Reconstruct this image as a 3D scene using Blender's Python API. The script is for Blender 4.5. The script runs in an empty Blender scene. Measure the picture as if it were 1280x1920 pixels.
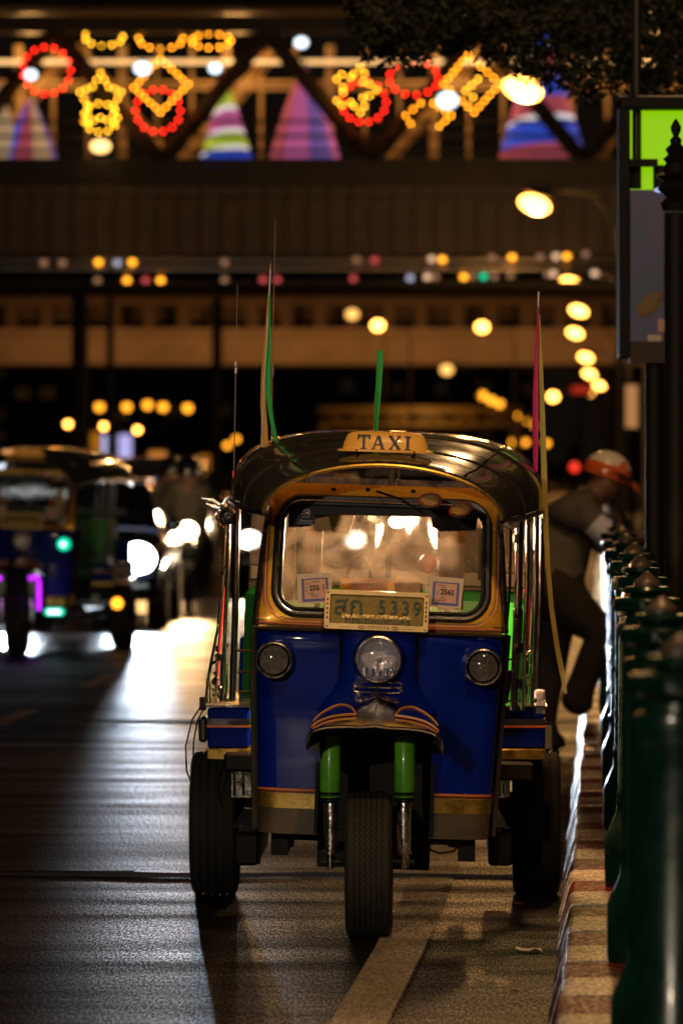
import bpy, math, random
from mathutils import Vector, Matrix
S = bpy.context.scene
COL = S.collection
R = math.radians
PI = math.pi

# ------------------------------------------------------------------ camera
FPX, HZ, CH = 11000.0, 860.0, 1.66          # focal length in photo pixels, horizon row, camera height
cd = bpy.data.cameras.new('camera')
cam = bpy.data.objects.new('camera', cd); COL.objects.link(cam)
cam.location = (0, 0, CH); cam.rotation_euler = (R(90), 0, 0)
cd.sensor_fit = 'VERTICAL'; cd.sensor_height = 36; cd.sensor_width = 24
cd.lens = FPX / 1920 * 36
cd.shift_y = -100 / 1920
cd.clip_start = 0.5; cd.clip_end = 3000
cd.dof.use_dof = True; cd.dof.focus_distance = 20.35; cd.dof.aperture_fstop = 5.0
S.camera = cam

# ------------------------------------------------------------------ sky, moon, exposure
W = bpy.data.worlds.new('World'); S.world = W; W.use_nodes = True
wn = W.node_tree; wn.nodes.clear()
sky = wn.nodes.new('ShaderNodeTexSky'); sky.sky_type = 'NISHITA'; sky.sun_disc = False
sky.sun_elevation = R(-4); sky.sun_rotation = R(200)
bg = wn.nodes.new('ShaderNodeBackground'); bg.inputs['Strength'].default_value = 0.05
glow = wn.nodes.new('ShaderNodeBackground'); glow.inputs['Color'].default_value = (1, .66, .4, 1); glow.inputs['Strength'].default_value = 0.0045
ad = wn.nodes.new('ShaderNodeAddShader'); wo = wn.nodes.new('ShaderNodeOutputWorld')
wn.links.new(sky.outputs[0], bg.inputs[0]); wn.links.new(bg.outputs[0], ad.inputs[0]); wn.links.new(glow.outputs[0], ad.inputs[1]); wn.links.new(ad.outputs[0], wo.inputs[0])
ml = bpy.data.lights.new('moon', 'SUN'); ml.energy = 0.012; ml.angle = R(.5); ml.color = (1, .9, .8)
mo = bpy.data.objects.new('moon', ml); COL.objects.link(mo); mo.rotation_euler = (R(40), 0, R(20))
S.view_settings.view_transform = 'Standard'; S.view_settings.look = 'None'
S.view_settings.exposure = 0; S.view_settings.gamma = 1; S.view_settings.use_curve_mapping = False
S.render.engine = 'CYCLES'
cy = S.cycles
cy.use_denoising = True; cy.sample_clamp_indirect = 4; cy.sample_clamp_direct = 0
cy.max_bounces = 8; cy.transparent_max_bounces = 12; cy.caustics_reflective = False; cy.caustics_refractive = False

# ------------------------------------------------------------------ helpers
def P(px, py, d):
    'photo pixel at distance d -> world point'
    return Vector(((px - 640) * d / FPX, d, CH - (py - HZ) * d / FPX))
HD = .0455                                   # heading of the road
RN = math.hypot(1, HD)
def RD(u, v, z=0.0):
    'road frame: u metres right of the road axis through the camera, v metres along'
    return Vector(((u + HD * v) / RN, (v - HD * u) / RN, z))
RROT = -math.atan(HD)

class M:
    def __init__(s): s.v = []; s.f = []; s.m = []
    def add(s, vs, fs, mi=0, T=None):
        b = len(s.v)
        s.v += [(T @ Vector(p)) if T else Vector(p) for p in vs]
        s.f += [tuple(i + b for i in f) for f in fs]; s.m += [mi] * len(fs)
        return s
    def loft(s, loops, mi=0, closed=True, caps=True, T=None):
        n = len(loops[0]); vs = [p for l in loops for p in l]; fs = []
        for i in range(len(loops) - 1):
            for j in range(n if closed else n - 1):
                k = (j + 1) % n
                fs.append((i * n + j, i * n + k, (i + 1) * n + k, (i + 1) * n + j))
        if caps and closed:
            fs.append(tuple(range(n - 1, -1, -1))); fs.append(tuple((len(loops) - 1) * n + j for j in range(n)))
        return s.add(vs, fs, mi, T)
    def box(s, x0, x1, y0, y1, z0, z1, mi=0, T=None, b=0.0):
        if b <= 0:
            return s.loft([[(x0, y0, z0), (x1, y0, z0), (x1, y1, z0), (x0, y1, z0)], [(x0, y0, z1), (x1, y0, z1), (x1, y1, z1), (x0, y1, z1)]], mi, T=T)
        def lp(i, z):
            a0, a1, c0, c1 = x0 + i, x1 - i, y0 + i, y1 - i
            return [(a0 + b, c0, z), (a1 - b, c0, z), (a1, c0 + b, z), (a1, c1 - b, z), (a1 - b, c1, z), (a0 + b, c1, z), (a0, c1 - b, z), (a0, c0 + b, z)]
        return s.loft([lp(b, z0), lp(0, z0 + b), lp(0, z1 - b), lp(b, z1)], mi, T=T)
    def tube(s, pts, r, n=8, mi=0, closed=False, T=None, flat=1.0):
        pts = [Vector(p) for p in pts]; loops = []; up = None; N = len(pts)
        for i, p in enumerate(pts):
            if closed: t = pts[(i + 1) % N] - pts[i - 1]
            else: t = pts[min(i + 1, N - 1)] - pts[max(i - 1, 0)]
            t = t.normalized() if t.length > 1e-9 else Vector((0, 0, 1))
            if up is None:
                up = Vector((0, 1, 0)) if abs(t.y) < .9 else Vector((1, 0, 0))
            a = up - t * up.dot(t)
            if a.length < 1e-6: a = t.orthogonal()
            a.normalize(); up = a; c = t.cross(a)
            rr = r[i] if isinstance(r, (list, tuple)) else r
            loops.append([p + a * (math.cos(2 * PI * k / n) * rr * flat) + c * (math.sin(2 * PI * k / n) * rr) for k in range(n)])
        if closed:
            loops.append(loops[0]); return s.loft(loops, mi, caps=False, T=T)
        return s.loft(loops, mi, T=T)
    def lathe(s, prof, n=24, mi=0, T=None, caps=True):
        return s.loft([[(r * math.cos(2 * PI * k / n), r * math.sin(2 * PI * k / n), z) for k in range(n)] for r, z in prof], mi, caps=caps, T=T)
    def ell(s, c, rx, ry, rz, nu=12, nv=8, mi=0, T=None):
        pr = []
        for i in range(nv + 1):
            a = -PI / 2 + PI * i / nv; cr = max(math.cos(a), .002)
            pr.append([(c[0] + rx * cr * math.cos(2 * PI * k / nu), c[1] + ry * cr * math.sin(2 * PI * k / nu), c[2] + rz * math.sin(a)) for k in range(nu)])
        return s.loft(pr, mi, T=T)
    def shell(s, rows, th, mi=0, T=None):
        'a sheet given as rows of points, thickened by th against its normal'
        rows = [[Vector(p) for p in r] for r in rows]; a, b = len(rows), len(rows[0]); inn = []
        for i in range(a):
            l = []
            for j in range(b):
                du = rows[i][min(j + 1, b - 1)] - rows[i][max(j - 1, 0)]; dv = rows[min(i + 1, a - 1)][j] - rows[max(i - 1, 0)][j]
                nn = du.cross(dv)
                l.append(rows[i][j] - (nn.normalized() if nn.length > 1e-12 else Vector((0, 0, 1))) * th)
            inn.append(l)
        vs = [p for r in rows for p in r] + [p for r in inn for p in r]; o = a * b; fs = []
        for i in range(a - 1):
            for j in range(b - 1):
                q = (i * b + j, i * b + j + 1, (i + 1) * b + j + 1, (i + 1) * b + j)
                fs.append(q); fs.append(tuple(o + t for t in reversed(q)))
        for j in range(b - 1):
            fs.append((j + 1, j, o + j, o + j + 1)); t = (a - 1) * b
            fs.append((t + j, t + j + 1, o + t + j + 1, o + t + j))
        for i in range(a - 1):
            fs.append((i * b, (i + 1) * b, o + (i + 1) * b, o + i * b)); t = b - 1
            fs.append(((i + 1) * b + t, i * b + t, o + i * b + t, o + (i + 1) * b + t))
        return s.add(vs, fs, mi, T)
    def prism(s, outline, y0, y1, mi=0, T=None):
        'outline in x,z pushed from y0 to y1'
        return s.loft([[(x, y0, z) for x, z in outline], [(x, y1, z) for x, z in outline]], mi, T=T)
    def build(s, name, mats, parent=None, T=None, smooth=40, **props):
        me = bpy.data.meshes.new(name)
        me.from_pydata([tuple(T @ p) if T else tuple(p) for p in s.v], [], s.f)
        if not isinstance(mats, (list, tuple)): mats = [mats]
        for m in mats: me.materials.append(m)
        if len(mats) > 1: me.polygons.foreach_set('material_index', s.m)
        import bmesh
        bm = bmesh.new(); bm.from_mesh(me); bmesh.ops.recalc_face_normals(bm, faces=bm.faces); bm.to_mesh(me); bm.free()
        if smooth:
            me.polygons.foreach_set('use_smooth', [True] * len(me.polygons)); me.set_sharp_from_angle(angle=R(smooth))
        o = bpy.data.objects.new(name, me); COL.objects.link(o)
        if parent is not None: o.parent = parent
        for k, v in props.items(): o[k] = v
        return o

def tag(o, label, cat, group=None, kind=None):
    o['label'] = label; o['category'] = cat
    if group: o['group'] = group
    if kind: o['kind'] = kind
    return o
def thing(name, label, cat, loc=(0, 0, 0), rz=0, group=None):
    o = bpy.data.objects.new(name, None); COL.objects.link(o); o.empty_display_size = .1
    o.location = loc; o.rotation_euler = (0, 0, rz)
    return tag(o, label, cat, group)
def kids(o): return [c for c in COL.objects if c.parent is o]
def copy_tree(o, parent=None, skip=()):
    c = o.copy(); COL.objects.link(c)
    if parent is not None: c.parent = parent
    for ch in CH_MAP.get(o.name, []):
        if ch.name.split('.')[0] not in skip: copy_tree(ch, c, skip)
    return c
CH_MAP = {}
def map_children():
    CH_MAP.clear()
    for c in COL.objects:
        if c.parent: CH_MAP.setdefault(c.parent.name, []).append(c)
def inst(src, name, parent, loc=(0, 0, 0), rot=(0, 0, 0), scale=None):
    o = bpy.data.objects.new(name, src if isinstance(src, bpy.types.Mesh) else src.data); COL.objects.link(o)
    o.parent = parent; o.location = loc; o.rotation_euler = rot
    if scale: o.scale = scale
    return o
def text_geo(body, size, ext=.001, align='CENTER', shear=0, bold=0):
    cu = bpy.data.curves.new('lettering', 'FONT'); cu.body = body; cu.size = size; cu.extrude = ext; cu.align_x = align; cu.align_y = 'CENTER'; cu.shear = shear
    cu.resolution_u = 3; cu.offset = bold
    o = bpy.data.objects.new('lettering', cu); COL.objects.link(o)
    dg = bpy.context.evaluated_depsgraph_get(); me = bpy.data.meshes.new_from_object(o.evaluated_get(dg))
    vs = [v.co.copy() for v in me.vertices]; fs = [tuple(p.vertices) for p in me.polygons]
    bpy.data.objects.remove(o); bpy.data.curves.remove(cu); bpy.data.meshes.remove(me)
    return vs, fs
UP = Matrix.Rotation(R(90), 4, 'X')          # text plane x,y -> x,z, facing the camera
def T3(x, y, z): return Matrix.Translation((x, y, z))

# ------------------------------------------------------------------ materials
def mat(name, col, rough=.5, metal=0, coat=0, emit=None, es=0, bump=0, bscale=60, var=0, vscale=6, spec=.5, alpha=1, rvar=0, croug=.05):
    m = bpy.data.materials.new(name); m.use_nodes = True; nt = m.node_tree; b = nt.nodes['Principled BSDF']
    b.inputs['Base Color'].default_value = (*col, 1); b.inputs['Roughness'].default_value = rough; b.inputs['Metallic'].default_value = metal
    b.inputs['Coat Weight'].default_value = coat; b.inputs['Coat Roughness'].default_value = croug; b.inputs['Specular IOR Level'].default_value = spec
    if emit: b.inputs['Emission Color'].default_value = (*emit, 1); b.inputs['Emission Strength'].default_value = es
    if bump or var or rvar:
        tc = nt.nodes.new('ShaderNodeTexCoord')
    if var or rvar:
        n = nt.nodes.new('ShaderNodeTexNoise'); n.inputs['Scale'].default_value = vscale; n.inputs['Detail'].default_value = 6; n.inputs['Roughness'].default_value = .65
        nt.links.new(tc.outputs['Object'], n.inputs['Vector'])
    if var:
        r = nt.nodes.new('ShaderNodeMapRange'); r.inputs[1].default_value = .3; r.inputs[2].default_value = .7; r.inputs[3].default_value = 1 - var; r.inputs[4].default_value = 1 + var * .6
        nt.links.new(n.outputs[0], r.inputs[0])
        mx = nt.nodes.new('ShaderNodeVectorMath'); mx.operation = 'SCALE'; mx.inputs[0].default_value = col
        nt.links.new(r.outputs[0], mx.inputs['Scale']); nt.links.new(mx.outputs[0], b.inputs['Base Color'])
    if rvar:
        r2 = nt.nodes.new('ShaderNodeMapRange'); r2.inputs[1].default_value = .35; r2.inputs[2].default_value = .68; r2.inputs[3].default_value = max(.03, rough - rvar); r2.inputs[4].default_value = rough + rvar
        nt.links.new(n.outputs[0], r2.inputs[0]); nt.links.new(r2.outputs[0], b.inputs['Roughness'])
    if bump:
        n2 = nt.nodes.new('ShaderNodeTexNoise'); n2.inputs['Scale'].default_value = bscale; n2.inputs['Detail'].default_value = 4
        nt.links.new(tc.outputs['Object'], n2.inputs['Vector'])
        bp = nt.nodes.new('ShaderNodeBump'); bp.inputs['Strength'].default_value = bump; bp.inputs['Distance'].default_value = .01
        nt.links.new(n2.outputs[0], bp.inputs['Height']); nt.links.new(bp.outputs[0], b.inputs['Normal'])
    return m
def glow_mat(name, col, s, sample=False):
    m = mat(name, (.02, .02, .02), .4, emit=col, es=s)
    if not sample:
        try: m.cycles.emission_sampling = 'NONE'
        except Exception: pass
    return m
BLUE = mat('blue_paint', (.0012, .013, .25), .46, 0, .4, var=.3, vscale=5, rvar=.08, spec=.06, croug=.04)
GOLD = mat('gold_paint', (.82, .42, .03), .32, .35, .6, var=.25, vscale=7, rvar=.1)
BRASS = mat('brass_band', (.42, .27, .05), .32, .8, .3, var=.35, vscale=12, rvar=.12)
CHROME = mat('chrome', (.72, .71, .70), .1, 1, 0, rvar=.07, vscale=14, bump=.03, bscale=30)
CHROME2 = mat('worn_chrome', (.55, .53, .5), .2, 1, 0, rvar=.12, vscale=20, bump=.1, bscale=40)
DCHROME = mat('dark_chrome_tube', (.30, .29, .33), .16, 1, 0, rvar=.08, vscale=9)
RUB = mat('black_rubber', (.012, .012, .012), .35, rvar=.1, vscale=20)
TYRE = mat('tyre_rubber', (.017, .0145, .012), .8, bump=.25, bscale=180, var=.4, vscale=14)
BLACK = mat('black_metal', (.010, .009, .008), .6, 0, var=.3, vscale=12, spec=.2)
UNDER = mat('olive_undercoat', (.075, .058, .032), .55, .2, var=.45, vscale=9, bump=.1, bscale=80)
GREENV = mat('green_vinyl', (.006, .085, .012), .4, bump=.05, bscale=200, var=.2)
GREENF = mat('green_enamel', (.15, .54, .03), .3, 0, .5, var=.35, vscale=16)
VINYL = mat('olive_roof_vinyl', (.040, .033, .022), .2, 0, .7, var=.3, vscale=7, rvar=.07, bump=.05, bscale=14, croug=.08)
SIGNY = mat('amber_sign_plastic', (.80, .40, .06), .35, 0, .3, emit=(1, .42, .06), es=.10, var=.12, vscale=12)
DKBLUE = mat('dark_letter', (.02, .025, .05), .4)
ORANGE = mat('orange_pinstripe', (.62, .16, .02), .4)
YELL = mat('yellow_pinstripe', (.75, .42, .05), .4)
MAROON = mat('maroon_pinstripe', (.09, .012, .008), .4)
REDM = mat('red_plastic', (.35, .015, .02), .35)
AMBERM = mat('amber_reflector', (.42, .24, .06), .25, .3, bump=.6, bscale=220)
PLATEY = mat('olive_gold_plate', (.21, .14, .016), .4, .35, var=.25, vscale=25, rvar=.1)
PLATEF = mat('gold_plate_frame', (.72, .50, .22), .3, .75, var=.15, vscale=20)
PLATEG = mat('green_plate_ink', (.005, .05, .02), .4)
PAPERP = mat('pink_paper', (.70, .42, .36), .7, var=.1, vscale=40)
PAPERB = mat('blue_paper', (.10, .13, .42), .6)
PAPERW = mat('cream_paper', (.70, .58, .46), .7, var=.12, vscale=9)
PAPERY = mat('yellow_card', (.75, .48, .05), .6)
INK = mat('black_ink', (.015, .012, .012), .6)
WHITEP = mat('white_print', (.62, .62, .72), .6)
RIBG = mat('green_ribbon', (.015, .40, .07), .55, var=.15, vscale=14)
RIBY = mat('gold_ribbon', (.62, .33, .03), .55, var=.15, vscale=14)
RIBP = mat('pink_ribbon', (.55, .02, .17), .5, var=.15, vscale=14)
RIBK = mat('khaki_ribbon', (.46, .38, .10), .6, var=.15, vscale=14)
POLEW = mat('pale_pole', (.50, .47, .50), .3, .5)
LENSC = mat('lamp_lens', (.70, .68, .78), .15, .25, 1, bump=.6, bscale=45)
def glass_mat(name, lo, hi, tint=(.8, .72, .62)):
    m = bpy.data.materials.new(name); m.use_nodes = True; nt = m.node_tree; nt.nodes.clear()
    o = nt.nodes.new('ShaderNodeOutputMaterial'); tr = nt.nodes.new('ShaderNodeBsdfTransparent'); tr.inputs[0].default_value = (.86, .87, .86, 1)
    gl = nt.nodes.new('ShaderNodeBsdfGlossy'); gl.inputs['Roughness'].default_value = .04
    tl = nt.nodes.new('ShaderNodeBsdfTranslucent'); tl.inputs[0].default_value = (*tint, 1)
    fr = nt.nodes.new('ShaderNodeFresnel'); fr.inputs[0].default_value = 1.45
    tc = nt.nodes.new('ShaderNodeTexCoord'); n = nt.nodes.new('ShaderNodeTexNoise'); n.inputs['Scale'].default_value = 7; n.inputs['Detail'].default_value = 8; n.inputs['Distortion'].default_value = 1.2
    mr = nt.nodes.new('ShaderNodeMapRange'); mr.inputs[1].default_value = .35; mr.inputs[2].default_value = .75; mr.inputs[3].default_value = lo; mr.inputs[4].default_value = hi
    m1 = nt.nodes.new('ShaderNodeMixShader'); m2 = nt.nodes.new('ShaderNodeMixShader')
    nt.links.new(tc.outputs['Object'], n.inputs[0]); nt.links.new(n.outputs[0], mr.inputs[0]); nt.links.new(mr.outputs[0], m1.inputs[0])
    nt.links.new(tr.outputs[0], m1.inputs[1]); nt.links.new(tl.outputs[0], m1.inputs[2])
    nt.links.new(fr.outputs[0], m2.inputs[0]); nt.links.new(m1.outputs[0], m2.inputs[1]); nt.links.new(gl.outputs[0], m2.inputs[2]); nt.links.new(m2.outputs[0], o.inputs[0])
    return m
def paper_mat(name, col):
    'paper that lets light through'
    m = bpy.data.materials.new(name); m.use_nodes = True; nt = m.node_tree; nt.nodes.clear()
    o = nt.nodes.new('ShaderNodeOutputMaterial'); di = nt.nodes.new('ShaderNodeBsdfDiffuse'); di.inputs[0].default_value = (*col, 1)
    tl = nt.nodes.new('ShaderNodeBsdfTranslucent'); tl.inputs[0].default_value = (*col, 1); mx = nt.nodes.new('ShaderNodeMixShader'); mx.inputs[0].default_value = .45
    nt.links.new(di.outputs[0], mx.inputs[1]); nt.links.new(tl.outputs[0], mx.inputs[2]); nt.links.new(mx.outputs[0], o.inputs[0]); return m
CARDP, CARDY, CARDW = paper_mat('pink_card', (.80, .58, .48)), paper_mat('yellow_card_stock', (.85, .55, .04)), paper_mat('cream_card', (.82, .68, .52))
GLASS = glass_mat('dusty_glass', .03, .22); CURT = glass_mat('clouded_vinyl', .12, .95, (.9, .62, .40))
CABIN_P = 120
def clear_mat(name, tint, rough=.05):
    m = bpy.data.materials.new(name); m.use_nodes = True; nt = m.node_tree; nt.nodes.clear()
    o = nt.nodes.new('ShaderNodeOutputMaterial'); tr = nt.nodes.new('ShaderNodeBsdfTransparent'); tr.inputs[0].default_value = (*tint, 1)
    gl = nt.nodes.new('ShaderNodeBsdfGlossy'); gl.inputs['Roughness'].default_value = rough
    fr = nt.nodes.new('ShaderNodeFresnel'); fr.inputs[0].default_value = 1.5; mx = nt.nodes.new('ShaderNodeMixShader')
    nt.links.new(fr.outputs[0], mx.inputs[0]); nt.links.new(tr.outputs[0], mx.inputs[1]); nt.links.new(gl.outputs[0], mx.inputs[2]); nt.links.new(mx.outputs[0], o.inputs[0])
    return m
CLEAR = clear_mat('clear_lens', (.93, .93, .95))
AMBCLR = clear_mat('smoky_lens', (.88, .84, .80))
CONC = mat('bridge_concrete', (.30, .26, .22), .8, var=.25, vscale=.6)
STEEL = mat('dark_steel', (.05, .045, .04), .5, .4, var=.3, vscale=2)
AMBST = mat('tan_painted_steel', (.34, .23, .10), .5, var=.25, vscale=1)
CLAD = mat('brown_cladding', (.17, .135, .115), .55, var=.3, vscale=1.2)
DARKB = mat('dark_wall', (.035, .03, .027), .8, var=.35, vscale=.3)
DARKB2 = mat('dim_plaster', (.075, .06, .05), .8, var=.35, vscale=.4)
GREENB = mat('dark_green_enamel', (.002, .022, .013), .28, 0, .1, var=.5, vscale=8, rvar=.12, spec=.45)
BARK = mat('bark', (.05, .038, .028), .9, bump=.6, bscale=20)
LEAF = mat('dark_leaf', (.004, .006, .003), .8, spec=.2)
E_HOT = glow_mat('hot_lamp', (1, .38, .06), 15)
E_AMB = glow_mat('amber_lamp', (1, .36, .02), 3.6)
E_BULBY = glow_mat('yellow_bulb', (1, .46, .02), 20)
E_BULBA = glow_mat('amber_bulb', (1, .33, .012), 22)
E_BULBR = glow_mat('red_bulb', (1, .02, .008), 20)
MGCH = mat('mudguard_chrome', (.85, .76, .62), .13, 1, rvar=.06, vscale=16, bump=.06, bscale=18)
PILLAR = mat('hazy_chrome', (.75, .72, .70), .24, 1, rvar=.1, vscale=25, bump=.25, bscale=35)
E_WHITE = glow_mat('white_lamp', (.75, .88, 1), 3)
E_HEAD = glow_mat('cool_headlight', (.85, 1, .95), 45)
E_HEADW = glow_mat('warm_headlight', (1, .70, .36), 30)
E_RED = glow_mat('red_signal', (1, .04, .02), 1.5)
E_GRN = glow_mat('green_signal', (.02, .85, .38), 1.2)
E_PUR = glow_mat('purple_neon', (.55, .02, 1), 2.2)
E_TEAL = glow_mat('teal_lamp', (.0, .8, .45), 1.6)
E_LILAC = glow_mat('lilac_tube', (.5, .38, .75), .7)
# ------------------------------------------------------------------ ground, road, kerb, pavement
ROUGH0, ROUGH1 = .33, .42
def asphalt_mat(name, base, gloss=.16):
    m = bpy.data.materials.new(name); m.use_nodes = True; nt = m.node_tree; b = nt.nodes['Principled BSDF']
    g = nt.nodes.new('ShaderNodeNewGeometry')
    mp = nt.nodes.new('ShaderNodeMapping'); mp.inputs['Rotation'].default_value = (0, 0, math.atan(HD)); nt.links.new(g.outputs['Position'], mp.inputs[0])
    def noise(scale, det=3, sc=None, rough=.55):
        n = nt.nodes.new('ShaderNodeTexNoise'); n.inputs['Scale'].default_value = scale; n.inputs['Detail'].default_value = det; n.inputs['Roughness'].default_value = rough
        if sc:
            k = nt.nodes.new('ShaderNodeMapping'); k.inputs['Scale'].default_value = sc; nt.links.new(mp.outputs[0], k.inputs[0]); nt.links.new(k.outputs[0], n.inputs[0])
        else: nt.links.new(mp.outputs[0], n.inputs[0])
        return n
    def rng(src, a, bb, c, d):
        r = nt.nodes.new('ShaderNodeMapRange'); r.inputs[1].default_value = a; r.inputs[2].default_value = bb; r.inputs[3].default_value = c; r.inputs[4].default_value = d
        nt.links.new(src.outputs[0], r.inputs[0]); return r
    patch = noise(.55, 5); grain = noise(135, 3, (1, .11, 1), .7); band = noise(1.0, 3, (.35, 2.2, 1)); mid = noise(9, 3)
    c1 = rng(patch, .3, .7, .65, 1.3); c2 = rng(grain, .35, .65, .7, 1.3)
    mu = nt.nodes.new('ShaderNodeMath'); mu.operation = 'MULTIPLY'; nt.links.new(c1.outputs[0], mu.inputs[0]); nt.links.new(c2.outputs[0], mu.inputs[1])
    vm = nt.nodes.new('ShaderNodeVectorMath'); vm.operation = 'SCALE'; vm.inputs[0].default_value = base; nt.links.new(mu.outputs[0], vm.inputs['Scale'])
    nt.nodes.remove(b); out = nt.nodes['Material Output']
    di = nt.nodes.new('ShaderNodeBsdfDiffuse'); nt.links.new(vm.outputs[0], di.inputs[0])
    gl = nt.nodes.new('ShaderNodeBsdfGlossy'); gl.distribution = 'BECKMANN'
    rr = rng(band, .35, .65, ROUGH0, ROUGH1); nt.links.new(rr.outputs[0], gl.inputs['Roughness'])
    # damp film: the tops of the stones glint, the hollows do not; damp bands run across the lane
    s1 = rng(grain, .42, .66, .35, 1.9); s2 = rng(band, .32, .68, 1.5, .55); s3 = rng(patch, .3, .7, 1.25, .7)
    p1 = nt.nodes.new('ShaderNodeMath'); p1.operation = 'MULTIPLY'; nt.links.new(s1.outputs[0], p1.inputs[0]); nt.links.new(s2.outputs[0], p1.inputs[1])
    p2 = nt.nodes.new('ShaderNodeMath'); p2.operation = 'MULTIPLY'; nt.links.new(p1.outputs[0], p2.inputs[0]); nt.links.new(s3.outputs[0], p2.inputs[1])
    p3 = nt.nodes.new('ShaderNodeMath'); p3.operation = 'MULTIPLY'; nt.links.new(p2.outputs[0], p3.inputs[0]); p3.inputs[1].default_value = gloss
    nt.links.new(p3.outputs[0], gl.inputs[0])
    b1 = nt.nodes.new('ShaderNodeBump'); b1.inputs['Strength'].default_value = .3; b1.inputs['Distance'].default_value = .006; nt.links.new(grain.outputs[0], b1.inputs['Height'])
    b2 = nt.nodes.new('ShaderNodeBump'); b2.inputs['Strength'].default_value = .08; b2.inputs['Distance'].default_value = .02; nt.links.new(mid.outputs[0], b2.inputs['Height']); nt.links.new(b1.outputs[0], b2.inputs['Normal'])
    nt.links.new(b2.outputs[0], gl.inputs['Normal']); nt.links.new(b2.outputs[0], di.inputs['Normal'])
    ash = nt.nodes.new('ShaderNodeAddShader'); nt.links.new(di.outputs[0], ash.inputs[0]); nt.links.new(gl.outputs[0], ash.inputs[1]); nt.links.new(ash.outputs[0], out.inputs[0])
    return m
ASPH = asphalt_mat('damp_asphalt', (.0085, .007, .006))
LINE = asphalt_mat('worn_white_line', (.24, .205, .155), .07)
LINEY = asphalt_mat('worn_yellow_line', (.22, .13, .03))
TAR = mat('tar_seal', (.008, .008, .008), .9, spec=.02)
def kerb_paint(name, col, worn, gloss):
    'worn road paint on concrete: chips show the stone, a damp film glints on the high spots'
    m = bpy.data.materials.new(name); m.use_nodes = True; nt = m.node_tree; nt.nodes.clear()
    g = nt.nodes.new('ShaderNodeNewGeometry'); out = nt.nodes.new('ShaderNodeOutputMaterial')
    def nz(sc, det, st=None):
        n = nt.nodes.new('ShaderNodeTexNoise'); n.inputs['Scale'].default_value = sc; n.inputs['Detail'].default_value = det; n.inputs['Roughness'].default_value = .65
        k = nt.nodes.new('ShaderNodeMapping'); k.inputs['Scale'].default_value = st or (1, 1, 1); nt.links.new(g.outputs['Position'], k.inputs[0]); nt.links.new(k.outputs[0], n.inputs['Vector']); return n
    def rg(s, p, q, r, t):
        k = nt.nodes.new('ShaderNodeMapRange'); k.inputs[1].default_value = p; k.inputs[2].default_value = q; k.inputs[3].default_value = r; k.inputs[4].default_value = t; nt.links.new(s.outputs[0], k.inputs[0]); return k
    chip = nz(7, 7); dirt = nz(2.2, 5); fine = nz(70, 3, (1, .3, 1))
    mx = nt.nodes.new('ShaderNodeMix'); mx.data_type = 'RGBA'; mx.inputs[6].default_value = (*col, 1); mx.inputs[7].default_value = (*worn, 1); nt.links.new(rg(chip, .52, .62, 0, .85).outputs[0], mx.inputs[0])
    sc = nt.nodes.new('ShaderNodeVectorMath'); sc.operation = 'SCALE'; nt.links.new(mx.outputs[2], sc.inputs[0]); nt.links.new(rg(dirt, .3, .7, .45, 1.2).outputs[0], sc.inputs['Scale'])
    di = nt.nodes.new('ShaderNodeBsdfDiffuse'); nt.links.new(sc.outputs[0], di.inputs[0])
    gl = nt.nodes.new('ShaderNodeBsdfGlossy'); gl.distribution = 'BECKMANN'; gl.inputs['Roughness'].default_value = .36
    ml_ = nt.nodes.new('ShaderNodeMath'); ml_.operation = 'MULTIPLY'; nt.links.new(rg(fine, .42, .68, .5, 1.7).outputs[0], ml_.inputs[0]); ml_.inputs[1].default_value = gloss; nt.links.new(ml_.outputs[0], gl.inputs[0])
    bp = nt.nodes.new('ShaderNodeBump'); bp.inputs['Strength'].default_value = .5; bp.inputs['Distance'].default_value = .01; nt.links.new(fine.outputs[0], bp.inputs['Height']); nt.links.new(bp.outputs[0], gl.inputs['Normal']); nt.links.new(bp.outputs[0], di.inputs['Normal'])
    ad_ = nt.nodes.new('ShaderNodeAddShader'); nt.links.new(di.outputs[0], ad_.inputs[0]); nt.links.new(gl.outputs[0], ad_.inputs[1]); nt.links.new(ad_.outputs[0], out.inputs[0]); return m
REDP = kerb_paint('worn_red_kerb_paint', (.075, .006, .004), (.05, .035, .028), .2)
WHTP = kerb_paint('worn_white_kerb_paint', (.20, .165, .125), (.08, .065, .05), .36)
PAVE = mat('pavement_concrete', (.07, .06, .05), .6, bump=.4, bscale=12, var=.4, vscale=2)
def sheet(name, u0, u1, v0, v1, z, m, n=1, curve=None):
    k = M(); rows = []
    for i in range(n + 1):
        v = v0 + (v1 - v0) * i / n; c = curve(v) if curve else 0
        rows.append([RD(u0 + c, v, z), RD(u1 + c, v, z)])
    k.loft(rows, closed=False)
    return k.build(name, m, smooth=0)
g = M().box(-1500, 1500, -100, 2500, -.3, -.03).build('ground', PAVE); g['kind'] = 'structure'
rd = sheet('road', -40, -.17, 2, 1200, 0, ASPH); rd['kind'] = 'structure'
wl = sheet('road_edge_line', -.81, -.64, 9, 60, .004, LINE, 24, lambda v: .03 * math.sin(v * .35)); wl['kind'] = 'structure'
for i in range(9):
    o = sheet('lane_dash', -3.86, -3.74, 30 + i * 6.2, 32.4 + i * 6.2, .004, LINEY); o['kind'] = 'structure'
random.seed(3)
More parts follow.
